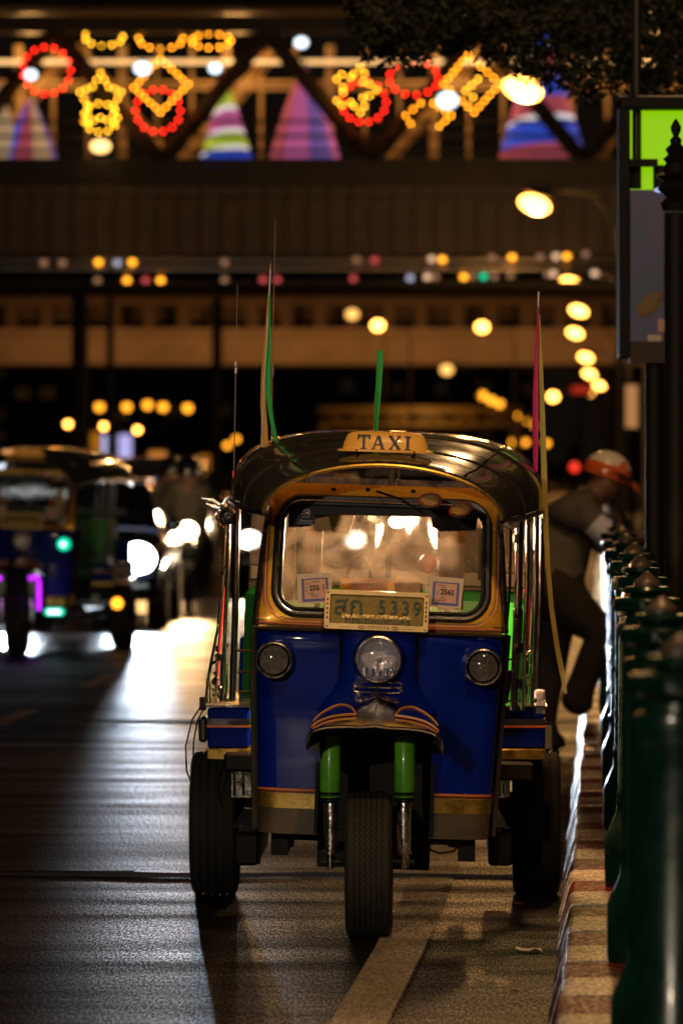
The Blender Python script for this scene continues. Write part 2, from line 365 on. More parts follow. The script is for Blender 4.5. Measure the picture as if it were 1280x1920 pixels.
for v, w, u0, u1 in ((23.5, .14, -7, -1.9), (23.3, .3, -4.2, -.2), (36.9, .55, -3.3, -.2), (40.4, .4, -2.3, -.2), (28.6, .05, -6, -2.2)):
    k = M(); rows = []; n = 40
    for i in range(n + 1):
        u = u0 + (u1 - u0) * i / n; jz = .05 * math.sin(i * .5 + v) + random.uniform(-.012, .012); ww = w * (.55 + .45 * math.sin(PI * i / n)) * random.uniform(.85, 1.15)
        rows.append([RD(u, v + jz - ww / 2, .005), RD(u, v + jz + ww / 2, .005)])
    k.loft(rows, closed=False); o = k.build('road_tar_seam', TAR, smooth=0); o['kind'] = 'structure'
pv = M().box(.222, 30, -10, 1200, -.02, .15).build('pavement', PAVE, T=Matrix.Rotation(RROT, 4, 'Z')); pv['kind'] = 'structure'
kerb = bpy.data.objects.new('kerb', None); COL.objects.link(kerb); kerb['kind'] = 'structure'; kerb.rotation_euler = (0, 0, RROT)
LS = .565
stones = []
for mm, dz in ((REDP, 0), (WHTP, .002)):
    k = M(); L = LS - .006
    pr = [(-.185, -.02), (-.172, .02), (-.142, .128), (-.136, .143), (-.122, .152), (.218, .156), (.218, -.02)]
    k.loft([[(u, v, z + (dz if z > 0 else 0)) for u, z in pr] for v in (0, .008, L - .008, L)])
    stones.append(k.build('kerb_stone', mm, kerb, smooth=35))
stones[0].location = (0, 8, 0); stones[1].location = (0, 8 + LS, 0)
for i in range(2, 190):
    inst(stones[i % 2], 'kerb_stone', kerb, (random.uniform(-.006, .006), 8 + LS * i, random.uniform(-.004, .003)), (0, 0, random.uniform(-.006, .006)))
k = M().box(-.17, .22, 8 + LS * 190, 1200, -.02, .15); k.build('kerb_far_run', WHTP, kerb)
# litter
k = M(); random.seed(5)
c = P(990, 1787, 11000 * 1.66 / 927); rows = []
for i in range(5):
    rows.append([Vector((c.x - .045 + .0225 * i + random.uniform(-.005, .005), c.y - .035 + .035 * j, .012 + random.uniform(-.006, .008))) for j in range(3)])
tag(k.shell(rows, .0015).build('paper_scrap', PAPERW, smooth=0), 'small torn pale paper scrap lying on the dark asphalt by the kerb', 'litter')
for (px, py), lb in (((968, 1698), 'small dry brown leaf on the asphalt just in front of the rear tyre'), ((965, 1862), 'curled brown leaf on the asphalt near the white line, closest to the camera')):
    c = P(px, py, 11000 * 1.66 / (py - 860)); k = M()
    k.shell([[(-.02, 0, .006), (-.005, .008, .012), (.012, .005, .008), (.022, 0, .012)], [(-.02, .004, .006), (-.005, .03, .006), (.012, .026, .004), (.022, .004, .012)]], .001)
    tag(k.build('dry_leaf', mat('dry_leaf_brown', (.22, .12, .05), .7), T=T3(*c)), lb, 'leaf', 'dry leaves on the asphalt')

# ------------------------------------------------------------------ bollards
bo = thing('bollard', '', 'bollard', (0, 0, 0), 0, 'dark green ornamental bollards along the kerb')
BRONZ = mat('worn_bronze_finial', (.085, .058, .042), .45, .3, 0, var=.4, vscale=20)
M().lathe([(.122, 0), (.125, .02), (.125, .17), (.112, .2), (.085, .26), (.082, .3)], 8, T=Matrix.Rotation(PI / 8, 4, 'Z')).build('base', GREENB, bo, smooth=30)
M().lathe([(.076, .28), (.08, .31), (.08, .33), (.074, .34), (.074, .95), (.079, .955), (.079, .975), (.074, .98)], 28).build('shaft', GREENB, bo)
M().lathe([(.074, .975), (.092, .98), (.094, .995), (.09, 1.012), (.07, 1.018), (.066, 1.035), (.072, 1.045), (.098, 1.052), (.102, 1.06), (.102, 1.082), (.096, 1.09), (.055, 1.095), (.05, 1.1), (.066, 1.106), (.069, 1.115), (.064, 1.124), (.04, 1.127)], 28).build('cap', GREENB, bo, smooth=30)
M().lathe([(.040, 1.126), (.041, 1.134), (.036, 1.144), (.022, 1.155), (.012, 1.166), (.002, 1.169)], 20).build('finial', BRONZ, bo)
map_children()
nb = 19
words_ = ['nearest', 'second', 'third', 'fourth', 'fifth', 'sixth', 'seventh', 'eighth', 'ninth', 'tenth', 'eleventh', 'twelfth', 'thirteenth', 'fourteenth', 'fifteenth', 'sixteenth', 'seventeenth', 'eighteenth', 'nineteenth', 'twentieth']
for k_ in range(nb):
    d = 11.4 + 3.1 * k_
    o = bo if k_ == 0 else copy_tree(bo)
    o.location = (.78 + .0425 * (d - 14.5), d, .152)
    o.rotation_euler = (R(random.uniform(-.6, .6)), R(random.uniform(-.6, .6)), 0)
    o['label'] = ('huge out-of-focus dark green bollard at the right edge, closest to the camera' if k_ == 0 else 'dark green ringed bollard with bronze tip, %s in the kerb row from the camera' % words_[k_])

# ------------------------------------------------------------------ decorated footbridge across the road
D1 = 120.0
def B(px, py, d=D1): p = P(px, py, d); return p.x, p.z
m1 = D1 / FPX
br = thing('footbridge', 'steel truss footbridge with dark ribbed side crossing above the road, hung with festive lights', 'footbridge', (0, D1, 0))
XL, XR = -26, 26
def zz(py, d=D1): return CH - (py - HZ) * d / FPX
k = M().box(XL, XR, 0, 4.2, zz(345), zz(312)); k.build('deck_edge', STEEL, br)
k = M().box(XL, XR, .02, 4.2, zz(480), zz(346)); k.build('girder', STEEL, br)
pan = M().box(-.2, .2, -.05, 0.015, zz(478), zz(372), b=.012).build('cladding_panel', CLAD, br)
pan.location.x = XL + .22
i = 1
while XL + .22 + i * .436 < XR:
    x_ = XL + .22 + i * .436
    if abs(x_) < 9: inst(pan, 'cladding_panel', br, (x_, random.uniform(-.012, .012), random.uniform(-.01, .01)))
    i += 1
pan.location.x = -9.2
pan2 = M().box(-.2, .2, -.04, 0.015, zz(368), zz(348), b=.01).build('upper_panel', CLAD, br); pan2.location.x = -9.2
for j in range(1, 42): inst(pan2, 'upper_panel', br, (-9.2 + j * .436, 0, 0))
k = M().tube([(XL, -.35, zz(506)), (XR, -.35, zz(506))], .12, 12); k.build('service_pipe', mat('polished_pipe', (.25, .22, .2), .18, 1), br)
k = M().box(XL, XR, -.2, 4.2, zz(534), zz(527)); k.build('lower_flange', STEEL, br)
k = M().tube([(XL, -.1, zz(489)), (XR, -.1, zz(489))], .09, 10); k.build('upper_pipe', mat('polished_pipe_two', (.3, .27, .25), .22, 1), br)
k = M().box(XL, XR, -.1, .2, zz(62), zz(28)); k.build('top_chord', STEEL, br)
k = M().box(XL, XR, -.02, .18, zz(311), zz(296)); k.build('bottom_chord', STEEL, br)
tr = lambda x: (x - 640) * m1
for ax in range(-290, 1600, 395):
    for nx in (ax - 197, ax + 197):
        k = M(); a = Vector((tr(ax), .05, zz(62))); b_ = Vector((tr(nx), .05, zz(300)))
        k.tube([a, b_], .17, 4, flat=.8); k.build('truss_diagonal', STEEL, br)
        k = M(); k.tube([a + Vector((.2, 3.9, 0)), b_ + Vector((.2, 3.9, 0))], .15, 4); k.build('rear_truss_diagonal', AMBST, br)
for py in (228, 256, 284):
    M().tube([(XL, -.1, zz(py)), (XR, -.1, zz(py))], .035, 6).build('handrail', STEEL, br)
for j in range(26):
    x_ = -9 + .73 * j
    M().tube([(x_, 3.9, zz(305)), (x_, 3.9, zz(60))], .05 if j % 3 else .11, 6).build('rear_post', AMBST, br)
for py in (128, 140): M().box(XL, XR, 3.8, 3.95, zz(py + 7), zz(py)).build('rear_rail', AMBST, br)
M().box(XL, XR, .1, 4.2, zz(25), zz(14)).build('roof_slab', AMBST, br)
k = M().box(XL, XR, -.6, 4.6, zz(14), zz(-30)); k.build('roof_fascia', BLACK, br)
M().box(XL, XR, 3.2, 3.26, zz(100), zz(92)).build('strip_light', glow_mat('warm_strip', (1, .55, .2), 1.5), br)
for x0, x1 in ((-19, -8.6), (10.6, 20)):
    M().box(x0, x1, .5, 3.7, 0, zz(480)).build('support_pier', CONC, br)
for j, x in enumerate((-6.5, -2.2, 2.4, 6.6)):
    l = bpy.data.lights.new('walkway_lamp', 'POINT'); l.energy = 150; l.color = (1, .5, .15); l.shadow_soft_size = .15
    o = bpy.data.objects.new('walkway_lamp', l); COL.objects.link(o); o.location = (x, D1 + 2.6, zz(85))
# bulbs: one shared mesh per colour
def bulb_src(name, m):
    return M().ell((0, 0, 0), .022, .022, .022, 8, 6).build(name, m).data
def rm_src(n):
    for o in [o for o in COL.objects if o.name.startswith(n)]: bpy.data.objects.remove(o)
BUL = {}
for c_, mm in (('yellow', E_BULBY), ('amber', E_BULBA), ('red', E_BULBR), ('white', E_WHITE)):
    BUL[c_] = bulb_src('bulb_source', mm)
rm_src('bulb_source')
def motif(name, label, pts, colour, closed=True, yoff=-.25, d=D1):
    w = [Vector((*(B(px, py, d)[:1]), 0, B(px, py, d)[1])) for px, py in pts]
    c = sum(w, Vector()) / len(w)
    t = thing(name, label, 'light motif', (c.x, d + yoff, c.z), 0, 'festive light motifs hung on the footbridge')
    loc = [p - c for p in w]
    M().tube(loc, .012, 5, closed=closed).build('wire_frame', BLACK, t)
    M().tube([(0, 0, max(p.z for p in loc)), (0, 0, zz(60, d) - c.z)], .008, 4).build('hanger', BLACK, t)
    for p in loc: inst(BUL[colour], 'bulb', t, (p.x, -.03, p.z))
    return t
def ring(cx, cy, rx, ry, n, a0=0, a1=360): return [(cx + rx * math.cos(R(a0 + (a1 - a0) * i / n)), cy + ry * math.sin(R(a0 + (a1 - a0) * i / n))) for i in range(n)]
def poly(vs, step, closed=True):
    out = []
    for i in range(len(vs) if closed else len(vs) - 1):
        a, b_ = vs[i], vs[(i + 1) % len(vs)]; n = max(1, round(math.dist(a, b_) / step))
        out += [(a[0] + (b_[0] - a[0]) * j / n, a[1] + (b_[1] - a[1]) * j / n) for j in range(n)]
    return out
motif('ring_light', 'round ring of red bulbs at far left of the footbridge', ring(89, 134, 45, 44, 15), 'red')
star = [(190 + (48 if i % 2 == 0 else 30) * math.sin(PI * i / 5) * .85, 190 - (52 if i % 2 == 0 else 32) * math.cos(PI * i / 5)) for i in range(10)]
motif('star_light', 'star shaped motif of small yellow bulbs, left on the footbridge', poly(star, 17), 'yellow')
motif('flower_light', 'small ring of yellow bulbs low inside the yellow star motif', ring(190, 222, 32, 27, 11), 'yellow', yoff=-.2)
motif('diamond_light', 'amber bulb diamond left of the green and pink fabric cone', poly([(302, 112), (354, 160), (302, 212), (252, 166)], 15), 'amber')
motif('oval_light', 'oval of red bulbs half behind the left amber diamond', ring(297, 208, 42, 40, 14), 'red', yoff=-.1)
motif('blossom_light', 'flower motif of yellow bulbs under the tree branch at right', [(665 + (30 + 11 * math.cos(5 * a)) * math.cos(a), 170 + (34 + 10 * math.cos(5 * a)) * math.sin(a)) for a in [2 * PI * i / 19 for i in range(19)]], 'yellow')
motif('crescent_light', 'red bulb ring tucked behind the yellow flower motif', ring(682, 192, 42, 38, 14), 'red', yoff=-.12)
motif('garland_light', 'red bulb arc hanging between the leaves and amber chevron', ring(775, 148, 46, 32, 13), 'red')
motif('slanted_diamond_light', 'large tilted amber bulb diamond beside the first street lamp', poly([(876, 105), (936, 158), (888, 212), (830, 160)], 15), 'amber')
motif('chevron_light', 'amber bulb chevrons below the right tilted diamond', poly([(788, 195), (760, 218), (778, 248)], 15, False) + poly([(812, 195), (845, 218), (812, 248)], 15, False), 'amber', closed=False)
motif('inner_chevron_light', 'short yellow bulb hook inside the right tilted diamond', poly([(895, 150), (872, 172), (900, 196)], 15, False), 'yellow', closed=False)
motif('yellow_loop_reflection', 'reflection built as a flat loop of dim yellow bulbs high on the footbridge at left', ring(193, 65, 36, 17, 11), 'yellow', yoff=.6)  # three ceiling reflections of the motifs, added as loops of glowing bulbs
motif('orange_loop_reflection', 'reflection built as a flat loop of orange bulbs high above the left amber diamond', ring(300, 68, 42, 20, 12), 'amber', yoff=.6)
motif('amber_loop_reflection', 'reflection built as a small flat amber bulb loop high between two truss bars', ring(395, 73, 37, 13, 11), 'amber', yoff=.6)
# white spots on the bridge
for j, (px, py, s) in enumerate(((565, 82, .13), (404, 130, .12), (60, 142, .12), (268, 130, .16), (838, 190, .2))):
    x, z = B(px, py); t = thing('spotlight', '', 'spotlight', (x, D1 - .3, z), 0, 'white spotlights on the footbridge')
    t['label'] = ['bright white spotlight at the truss apex above the pink cone', 'white spotlight on the truss left of the green cone', 'white spotlight inside the red bulb ring', 'white spotlight behind the left amber diamond', 'white tilted spotlight beside the right amber diamond'][j]
    M().ell((0, -.02, 0), s, .06, s * .8, 12, 8).build('lens', E_WHITE, t); M().lathe([(s * 1.05, 0), (s * .6, .18)], 12, T=Matrix.Rotation(-PI / 2, 4, 'X')).build('housing', BLACK, t)
x, z = B(190, 276); t = thing('lantern', 'glowing warm lantern beneath the yellow star motif', 'lantern', (x, D1 - .35, z)); M().ell((0, 0, 0), .2, .2, .13, 12, 8).build('shade', glow_mat('lantern_glow', (1, .55, .18), 3.5), t); M().tube([(0, 0, .1), (0, 0, .4)], .02, 6).build('hanger', BLACK, t)
# fabric cones standing on the bridge deck
def cone(px, w, pt, pb, cols, label, wedge=False):
    x, z0 = B(px, pb); z1 = zz(pt); h = z1 - z0; r = w * m1 / 2
    t = thing('fabric_cone', label, 'fabric cone', (x, D1 + 1.2, z0), 0, 'tall fabric cones on the footbridge')
    n = 24
    if wedge:
        k = M()
        for s in range(len(cols) * 2):
            a0, a1 = 2 * PI * s / (len(cols) * 2), 2 * PI * (s + 1) / (len(cols) * 2)
            a0 -= PI * .95; a1 -= PI * .95
            pts = [[(r * (1 - f) ** .8 * math.cos(a0 + (a1 - a0) * q / 3), r * (1 - f) ** .8 * math.sin(a0 + (a1 - a0) * q / 3), h * f) for q in range(4)] for f in (0, .25, .5, .75, .98)]
            k = M(); k.loft(pts, closed=False); k.build('gore', cols[s % len(cols)], t)
    else:
        e = 0
        for s, (c_, f1) in enumerate(cols):
            k = M(); k.loft([[(r * (1 - f) ** .8 * math.cos(2 * PI * q / n), r * (1 - f) ** .8 * math.sin(2 * PI * q / n), h * f + .12 * math.cos(2 * PI * q / n + 1) * (0 < f < .95)) for q in range(n)] for f in (e, (e + f1) / 2, f1)], caps=False)
            k.build('band', c_, t); e = f1
    M().tube([(0, 0, h * .9), (0, 0, h + .25)], .03, 6).build('mast', BLACK, t)
    return t
def fab(n, c, e=.55): return mat('lit_fabric_' + n, c, .8, emit=c, es=e * 1.15, var=.0)
F_LIME, F_PINK, F_BLUE, F_WHT, F_RED, F_CREAM, F_NAVY = fab('lime', (.42, .55, .05)), fab('pink', (.55, .12, .33), .5), fab('blue', (.03, .08, .6)), fab('white', (.7, .68, .7), .8), fab('rose', (.5, .09, .13), .4), fab('cream', (.55, .40, .22), .4), fab('violet', (.2, .12, .45), .4)
cone(420, 104, 150, 302, [(F_BLUE, .1), (F_WHT, .15), (F_LIME, .32), (F_WHT, .37), (F_PINK, .6), (F_WHT, .66), (F_LIME, .999)], 'lime green fabric cone with pink band and blue hem')
cone(570, 142, 110, 302, [F_RED, F_PINK, F_NAVY, F_PINK], 'tall pink and violet striped fabric cone under the white spotlight', True)
cone(1018, 165, 45, 294, [(F_RED, .08), (F_BLUE, .26), (F_WHT, .3), (F_RED, .44), (F_BLUE, .6), (F_RED, .78), (F_WHT, .82), (F_BLUE, .999)], 'big blue and red banded fabric cone behind the upper street lamp')
cone(52, 110, 175, 302, [F_BLUE, F_RED, F_CREAM, F_NAVY], 'dim blue and red striped fabric cone at the left end of the bridge', True)
cone(-10, 90, 140, 302, [(F_CREAM, .999)], 'cream fabric cone cut by the left edge of the photo')
# pipe glints: reflections added as small glowing bulbs along both pipes
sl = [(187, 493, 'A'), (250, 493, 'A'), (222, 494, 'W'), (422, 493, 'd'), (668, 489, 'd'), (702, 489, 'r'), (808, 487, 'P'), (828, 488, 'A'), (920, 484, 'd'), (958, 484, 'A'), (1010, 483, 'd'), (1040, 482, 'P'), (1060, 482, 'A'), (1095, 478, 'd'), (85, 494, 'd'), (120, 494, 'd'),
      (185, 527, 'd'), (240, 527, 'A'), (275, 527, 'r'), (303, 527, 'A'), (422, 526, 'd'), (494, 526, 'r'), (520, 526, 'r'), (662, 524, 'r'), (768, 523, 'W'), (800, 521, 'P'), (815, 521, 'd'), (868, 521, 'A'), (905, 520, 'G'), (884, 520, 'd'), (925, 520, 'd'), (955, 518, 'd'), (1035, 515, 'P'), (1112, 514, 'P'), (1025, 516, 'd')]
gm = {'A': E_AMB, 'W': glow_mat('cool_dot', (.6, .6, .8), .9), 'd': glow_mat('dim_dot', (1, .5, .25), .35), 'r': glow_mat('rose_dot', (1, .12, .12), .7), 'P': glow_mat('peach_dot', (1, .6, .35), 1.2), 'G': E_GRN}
gn = {'A': 'amber', 'W': 'cool white', 'd': 'dim brown', 'r': 'rose red', 'P': 'peach', 'G': 'green'}
cnt = {}
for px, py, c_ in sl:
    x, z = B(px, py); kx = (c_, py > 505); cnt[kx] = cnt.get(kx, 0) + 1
    t = thing('pipe_glint', '%s glint built as a glowing bulb on the %s pipe under the footbridge, %s of its colour from left' % (gn[c_], 'lower' if py > 505 else 'upper', ['first', 'second', 'third', 'fourth', 'fifth', 'sixth', 'seventh', 'eighth', 'ninth', 'tenth'][cnt[kx] - 1]), 'lamp', (x, D1 - .5, z), 0, 'coloured glints built as glowing bulbs along the bridge pipes')
    M().ell((0, 0, 0), .075, .075, .06, 10, 6).build('bulb', gm[c_], t); M().tube([(0, .02, .05), (0, .4, .1)], .015, 5).build('glint_stem', BLACK, t)

# ------------------------------------------------------------------ second bridge, further down the road
D2 = 300.0
b2 = thing('concrete_bridge', 'pale concrete bridge with posts and rail, lit amber, spanning the road farther off', 'bridge', (0, D2, 0))
M().box(-60, 60, 0, 5, zz(686, D2), zz(626, D2), b=.1).build('beam', CONC, b2)
M().box(-60, 60, -.25, 5, zz(626, D2), zz(616, D2)).build('ledge', CONC, b2)
M().box(-60, 60, -.1, .1, zz(572, D2), zz(558, D2)).build('top_rail', DARKB2, b2)
M().box(-60, 60, 1.5, 1.7, zz(600, D2), zz(540, D2)).build('rear_screen', DARKB2, b2)
pst = M().box(-.3, .3, 0, .3, zz(616, D2), zz(572, D2)).build('rail_post', DARKB2, b2); pst.location.x = -18.6
for j in range(1, 22): inst(pst, 'rail_post', b2, (-18.6 + 1.75 * j + random.uniform(-.1, .1), 0, 0))
M().box(-60, 60, -.5, 5, zz(545, D2), zz(536, D2)).build('canopy', STEEL, b2)
for x0 in (-24, 22): M().box(x0, x0 + 2, 1, 4, 0, zz(686, D2)).build('pier', CONC, b2)
for x in (-14, -5, 3, 11):
    l = bpy.data.lights.new('bridge_flood', 'POINT'); l.energy = 650; l.color = (1, .38, .09); l.shadow_soft_size = .3
    o = bpy.data.objects.new('bridge_flood', l); COL.objects.link(o); o.location = (x, D2 - 7, 8.4)
# third bridge, a dim truss
D3 = 520.0
b3 = thing('distant_truss_bridge', 'dim amber truss bridge seen far behind above the tuk-tuk roof', 'bridge', (0, D3, 0))
M().box(-2, 16, 0, 2, zz(800, D3), zz(790, D3)).build('lower_chord', AMBST, b3); M().box(-2, 16, 0, 2, zz(776, D3), zz(762, D3)).build('upper_chord', AMBST, b3)
for j in range(6):
    a = Vector((-1 + 3 * j, .2, zz(776, D3))); M().tube([a, a + Vector((1.5, 0, -1.0))], .16, 5).build('diagonal', AMBST, b3); M().tube([a + Vector((3, 0, 0)), a + Vector((1.5, 0, -1.0))], .16, 5).build('diagonal', AMBST, b3)
for x in (-2, 15): M().box(x, x + .8, .2, 1.8, 0, zz(800, D3)).build('pier', AMBST, b3)
l = bpy.data.lights.new('truss_flood', 'POINT'); l.energy = 800; l.color = (1, .45, .08); l.shadow_soft_size = .3
o = bpy.data.objects.new('truss_flood', l); COL.objects.link(o); o.location = (7, D3 - 6, zz(770, D3))

# ------------------------------------------------------------------ tall posts and far buildings
def post(name, px, y0, d, w, m, label, cat='post'):
    p = P(px, y0, d); t = thing(name, label, cat, (p.x, d, 0))
    M().lathe([(w * .5, 0), (w * .5, p.z)], 12).build('shaft', m, t); M().lathe([(w * .75, 0), (w * .75, .3), (w * .5, .35)], 12).build('base', m, t); return t
post('steel_column', 150, 530, 150, .42, DARKB2, 'thick grey column rising behind the left tuk-tuk to the footbridge', 'column')
post('steel_column', 207, 560, 180, .22, STEEL, 'thin dark column just right of the thick grey column', 'column')
post('steel_column', 407, 560, 190, .34, STEEL, 'dark column behind the whip aerial of the blue tuk-tuk', 'column')
random.seed(8)
def building(x0, x1, d, top, label, nwin, wm, m=DARKB, skipf=.7):
    t = thing('building', label, 'building', (0, d, 0)); X0, X1 = (x0 - 640) * d / FPX, (x1 - 640) * d / FPX; H = zz(top, d)
    M().box(X0, X1, 0, 12, 0, H).build('wall', m, t); M().box(X0 - .2, X1 + .2, -.2, 12, H, H + .5).build('parapet', m, t)
    nx, nz = nwin; src = None
    for a in range(nx):
        for b_ in range(nz):
            w = (X1 - X0) / nx; h = (H - 3) / nz; xc = X0 + w * (a + .5); zc = 3 + h * (b_ + .5)
            if src is None: src = M().box(-w * .3, w * .3, -.12, .02, -h * .28, h * .28).build('window', wm[0], t); src.location = (xc, 0, zc); continue
            o = inst(src, 'window', t, (xc, 0, zc))
            if random.random() > skipf and len(wm) > 1:
                o.data = WIN(wm[1:], w, h, random.randrange(len(wm) - 1))
    return t
_wc = {}
def WIN(ms, w, h, i):
    key = (ms[i].name, round(w, 2), round(h, 2))
    if key not in _wc:
        o = M().box(-w * .3, w * .3, -.12, .02, -h * .28, h * .28).build('window_source', ms[i]); _wc[key] = o.data; bpy.data.objects.remove(o)
    return _wc[key]
WDK = mat('dark_window', (.012, .012, .012), .7)
WLIT = glow_mat('dim_lit_window', (1, .45, .12), .012)
WLIT2 = glow_mat('faint_window', (1, .55, .25), .006)
building(-120, 300, 620, 480, 'dark block far behind the row of amber lamps at left', (9, 9), [WDK, WLIT, WLIT2])
building(305, 720, 640, 430, 'wide dark facade far behind the blue tuk-tuk roof', (9, 9), [WDK, WLIT2], DARKB)
building(725, 1010, 700, 400, 'dark tower far behind the dim truss bridge', (7, 10), [WDK, WLIT2], DARKB)
building(1140, 1500, 420, 250, 'dark tall block far behind the roadside panel at right', (6, 10), [WDK, WLIT2], DARKB)
def lit_sign(px, py, w, h, d, m, label):
    p = P(px, py, d); s = d / FPX; t = thing('light_box', label, 'sign', (p.x, d, 0))
    M().box(-w * s / 2, w * s / 2, -.08, 0, p.z - h * s / 2, p.z + h * s / 2).build('lit_face', m, t); M().box(-w * s / 2 - .06, w * s / 2 + .06, 0.002, .15, p.z - h * s / 2 - .06, p.z + h * s / 2 + .06).build('case', BLACK, t)
    M().tube([(0, .08, 0), (0, .08, p.z - h * s / 2)], .06, 6).build('stand', BLACK, t); return t
lit_sign(203, 846, 22, 62, 230, glow_mat('white_blue_sign', (.62, .62, 1), .95), 'left of two tall glowing white light boxes behind the left tuk-tuk')
lit_sign(235, 846, 24, 62, 232, glow_mat('white_violet_sign', (.58, .52, 1), .9), 'right of two tall glowing white light boxes, slightly violet')
lit_sign(296, 864, 32, 36, 240, glow_mat('orange_sign', (1, .35, .06), .55), 'square orange light box right of the white light boxes')
lit_sign(180, 830, 18, 40, 250, glow_mat('dark_amber_sign', (1, .35, .02), .35), 'narrow amber light box left of the white light boxes')
lit_sign(383, 868, 22, 30, 240, glow_mat('dim_orange_sign', (1, .32, .04), .3), 'dim orange light box left of the whip aerial')
lit_sign(1183, 762, 22, 80, 95, glow_mat('peach_column_glow', (1, .45, .16), .42), 'tall peach lit panel on the pavement below the roadside panel, in place of a lamplit column')  # lamplit column, its light put in as a glowing panel
lit_sign(1210, 775, 12, 110, 97, glow_mat('dim_peach_sign', (1, .45, .16), .09), 'narrow dim brown lit panel right of the tall peach panel')
lit_sign(1088, 731, 36, 14, 200, glow_mat('red_sign', (1, .06, .02), .35), 'small blurred red sign among the right hand street lamps')
lit_sign(1243, 792, 10, 46, 60, glow_mat('teal_sign', (.05, .7, .4), .35), 'slim teal lit sign at the right edge beside dark posts')

# ------------------------------------------------------------------ street lamps
NEAR_P, BACK_FILL_P = 850, 4400
def lamp(px, py, d, m, label, group, rx=.2, ry=.3, rz=.13, tilt=0, side=1, reach=1.6, globe=False, power=0, col=(1, .5, .16)):
    p = P(px, py, d)
    t = thing('street_lamp', label, 'street lamp', (p.x + side * reach, d, 0), 0, group)
    H = p.z
    T = T3(-side * reach, 0, H) @ Matrix.Rotation(R(tilt), 4, 'Y')
    if globe:
        M().ell((0, 0, 0), rx, rx, rx, 14, 10, T=T).build('lens', m, t)
        M().lathe([(rx * .7, rx * .75), (rx * .3, rx * 1.15), (.02, rx * 1.3)], 12, T=T).build('head', BLACK, t)
    else:
        M().ell((0, 0, -rz * .35), rx, ry, rz, 14, 8, T=T).build('lens', m, t)
        M().loft([[(a * rx * s, b_ * ry * s, z) for a, b_ in [(math.cos(2 * PI * q / 14), math.sin(2 * PI * q / 14)) for q in range(14)]] for s, z in ((.9, rz * .62), (.98, rz * .75), (.8, rz + .06), (.4, rz + .10))], T=T).build('head', STEEL, t)
    M().tube([(0, 0, H - .6), (-side * reach * .3, 0, H + .12), (-side * reach * .92, 0, H + rz + .1)], .035, 6).build('arm', STEEL, t)
    M().lathe([(.11, 0), (.11, .5), (.07, .55), (.05, H - .5)], 10).build('pole', STEEL, t)
    if power:
        l = bpy.data.lights.new('street_lamp_light', 'POINT'); l.energy = power; l.color = col; l.shadow_soft_size = .2
        o = bpy.data.objects.new('street_lamp_light', l); COL.objects.link(o); o.parent = t; o.location = (-side * reach, 0, H - .3)
    return t
GR = 'bright street lamps leading away along the right kerb'
NTH = ['first', 'second', 'third', 'fourth', 'fifth', 'sixth', 'seventh', 'eighth', 'ninth', 'tenth', 'eleventh', 'twelfth']
for j, (px, py, d, rx) in enumerate(((981, 160, 76, .22), (1003, 378, 110, .25), (1070, 528, 160, .24), (1085, 580, 190, .24), (1078, 622, 224, .25), (1098, 668, 277, .28), (1105, 699, 330, .3), (1123, 721, 375, .3), (1103, 734, 420, .3))):
    lamp(px, py, d, E_HOT, 'glaring warm street lamp, %s from the top of the right hand row' % NTH[j], GR, rx * 1.2, rx * 1.4, rx * .68, 17, power=(1100, 380, 1000)[j] if j < 3 else 0)
lamp(1036, 741, 400, E_HOT, 'white hot street lamp just right of the pink ribbon pole', GR, .35, .4, .3)
for j, (px, py, z) in enumerate(((660, 586, 0), (708, 607, 1), (903, 610, 1), (837, 690, 0))):
    lamp(px, py, 290, E_HOT if z else glow_mat('soft_amber', (1, .5, .12), 2.2), ['amber lamp at left on the concrete bridge', 'bright lamp centred over the TAXI sign on the concrete bridge', 'bright lamp at right in front of the concrete bridge', 'amber lamp just below the concrete bridge beam'][j], 'lamps standing at the concrete bridge', .3, .3, .25)
GA = 'amber globe lamps in a slanting line at right'
for j, (px, py) in enumerate(((903, 741), (920, 750), (936, 757), (967, 779), (985, 788), (1000, 797), (962, 829), (984, 829), (1024, 831))):
    lamp(px, py, (5.5 - 1.66) * FPX / (860 - py) if py < 810 else 480, E_AMB, '%s amber lamp from the left in the slanting line above the roof' % NTH[j], GA, .26, globe=True)
GL = 'blurred amber street lamps at left below the concrete bridge'
for j, (px, py, m) in enumerate(((187, 763, 0), (238, 763, 0), (277, 759, 0), (306, 763, 0), (352, 765, 0), (128, 795, 1), (195, 799, 1), (258, 806, 1), (426, 835, 0), (443, 823, 0), (26, 853, 0))):
    lamp(px, py, 480 if py < 770 else 520, E_HOT if m else E_AMB, ('%s bright lamp of the lower left trio' % NTH[j - 5] if m else ('%s amber lamp from the left in the level upper row of five' % NTH[j] if j < 5 else ['lower amber lamp of the pair by the whip aerial', 'upper amber lamp of the pair by the whip aerial', 'single amber lamp low at the left edge'][j - 8])), GL, .34 if j < 5 else .27, globe=True)
# the row goes on unseen over taxi and man; rear lamp is added fill
for d_, x_, z_, pw in ((14.5, .7, 7.0, NEAR_P), (30, 1.9, 7.0, 600), (-4, -6.5, 6.5, BACK_FILL_P)):
    lamp(640 + x_ / d_ * FPX, 860 - (z_ - CH) / d_ * FPX, d_, E_HOT, {14.5: 'street lamp of the right kerb row standing unseen over the parked tuk-tuk', 30: 'street lamp of the right kerb row unseen beside the helmeted man', -4: 'street lamp on the far left side of the road behind the camera, added as front fill'}[d_], GR, .22, .26, .12, 0, 1 if d_ > 0 else -1, 1.6, power=pw, col=(1, .82, .60) if d_ < 0 else (1, .56, .22))
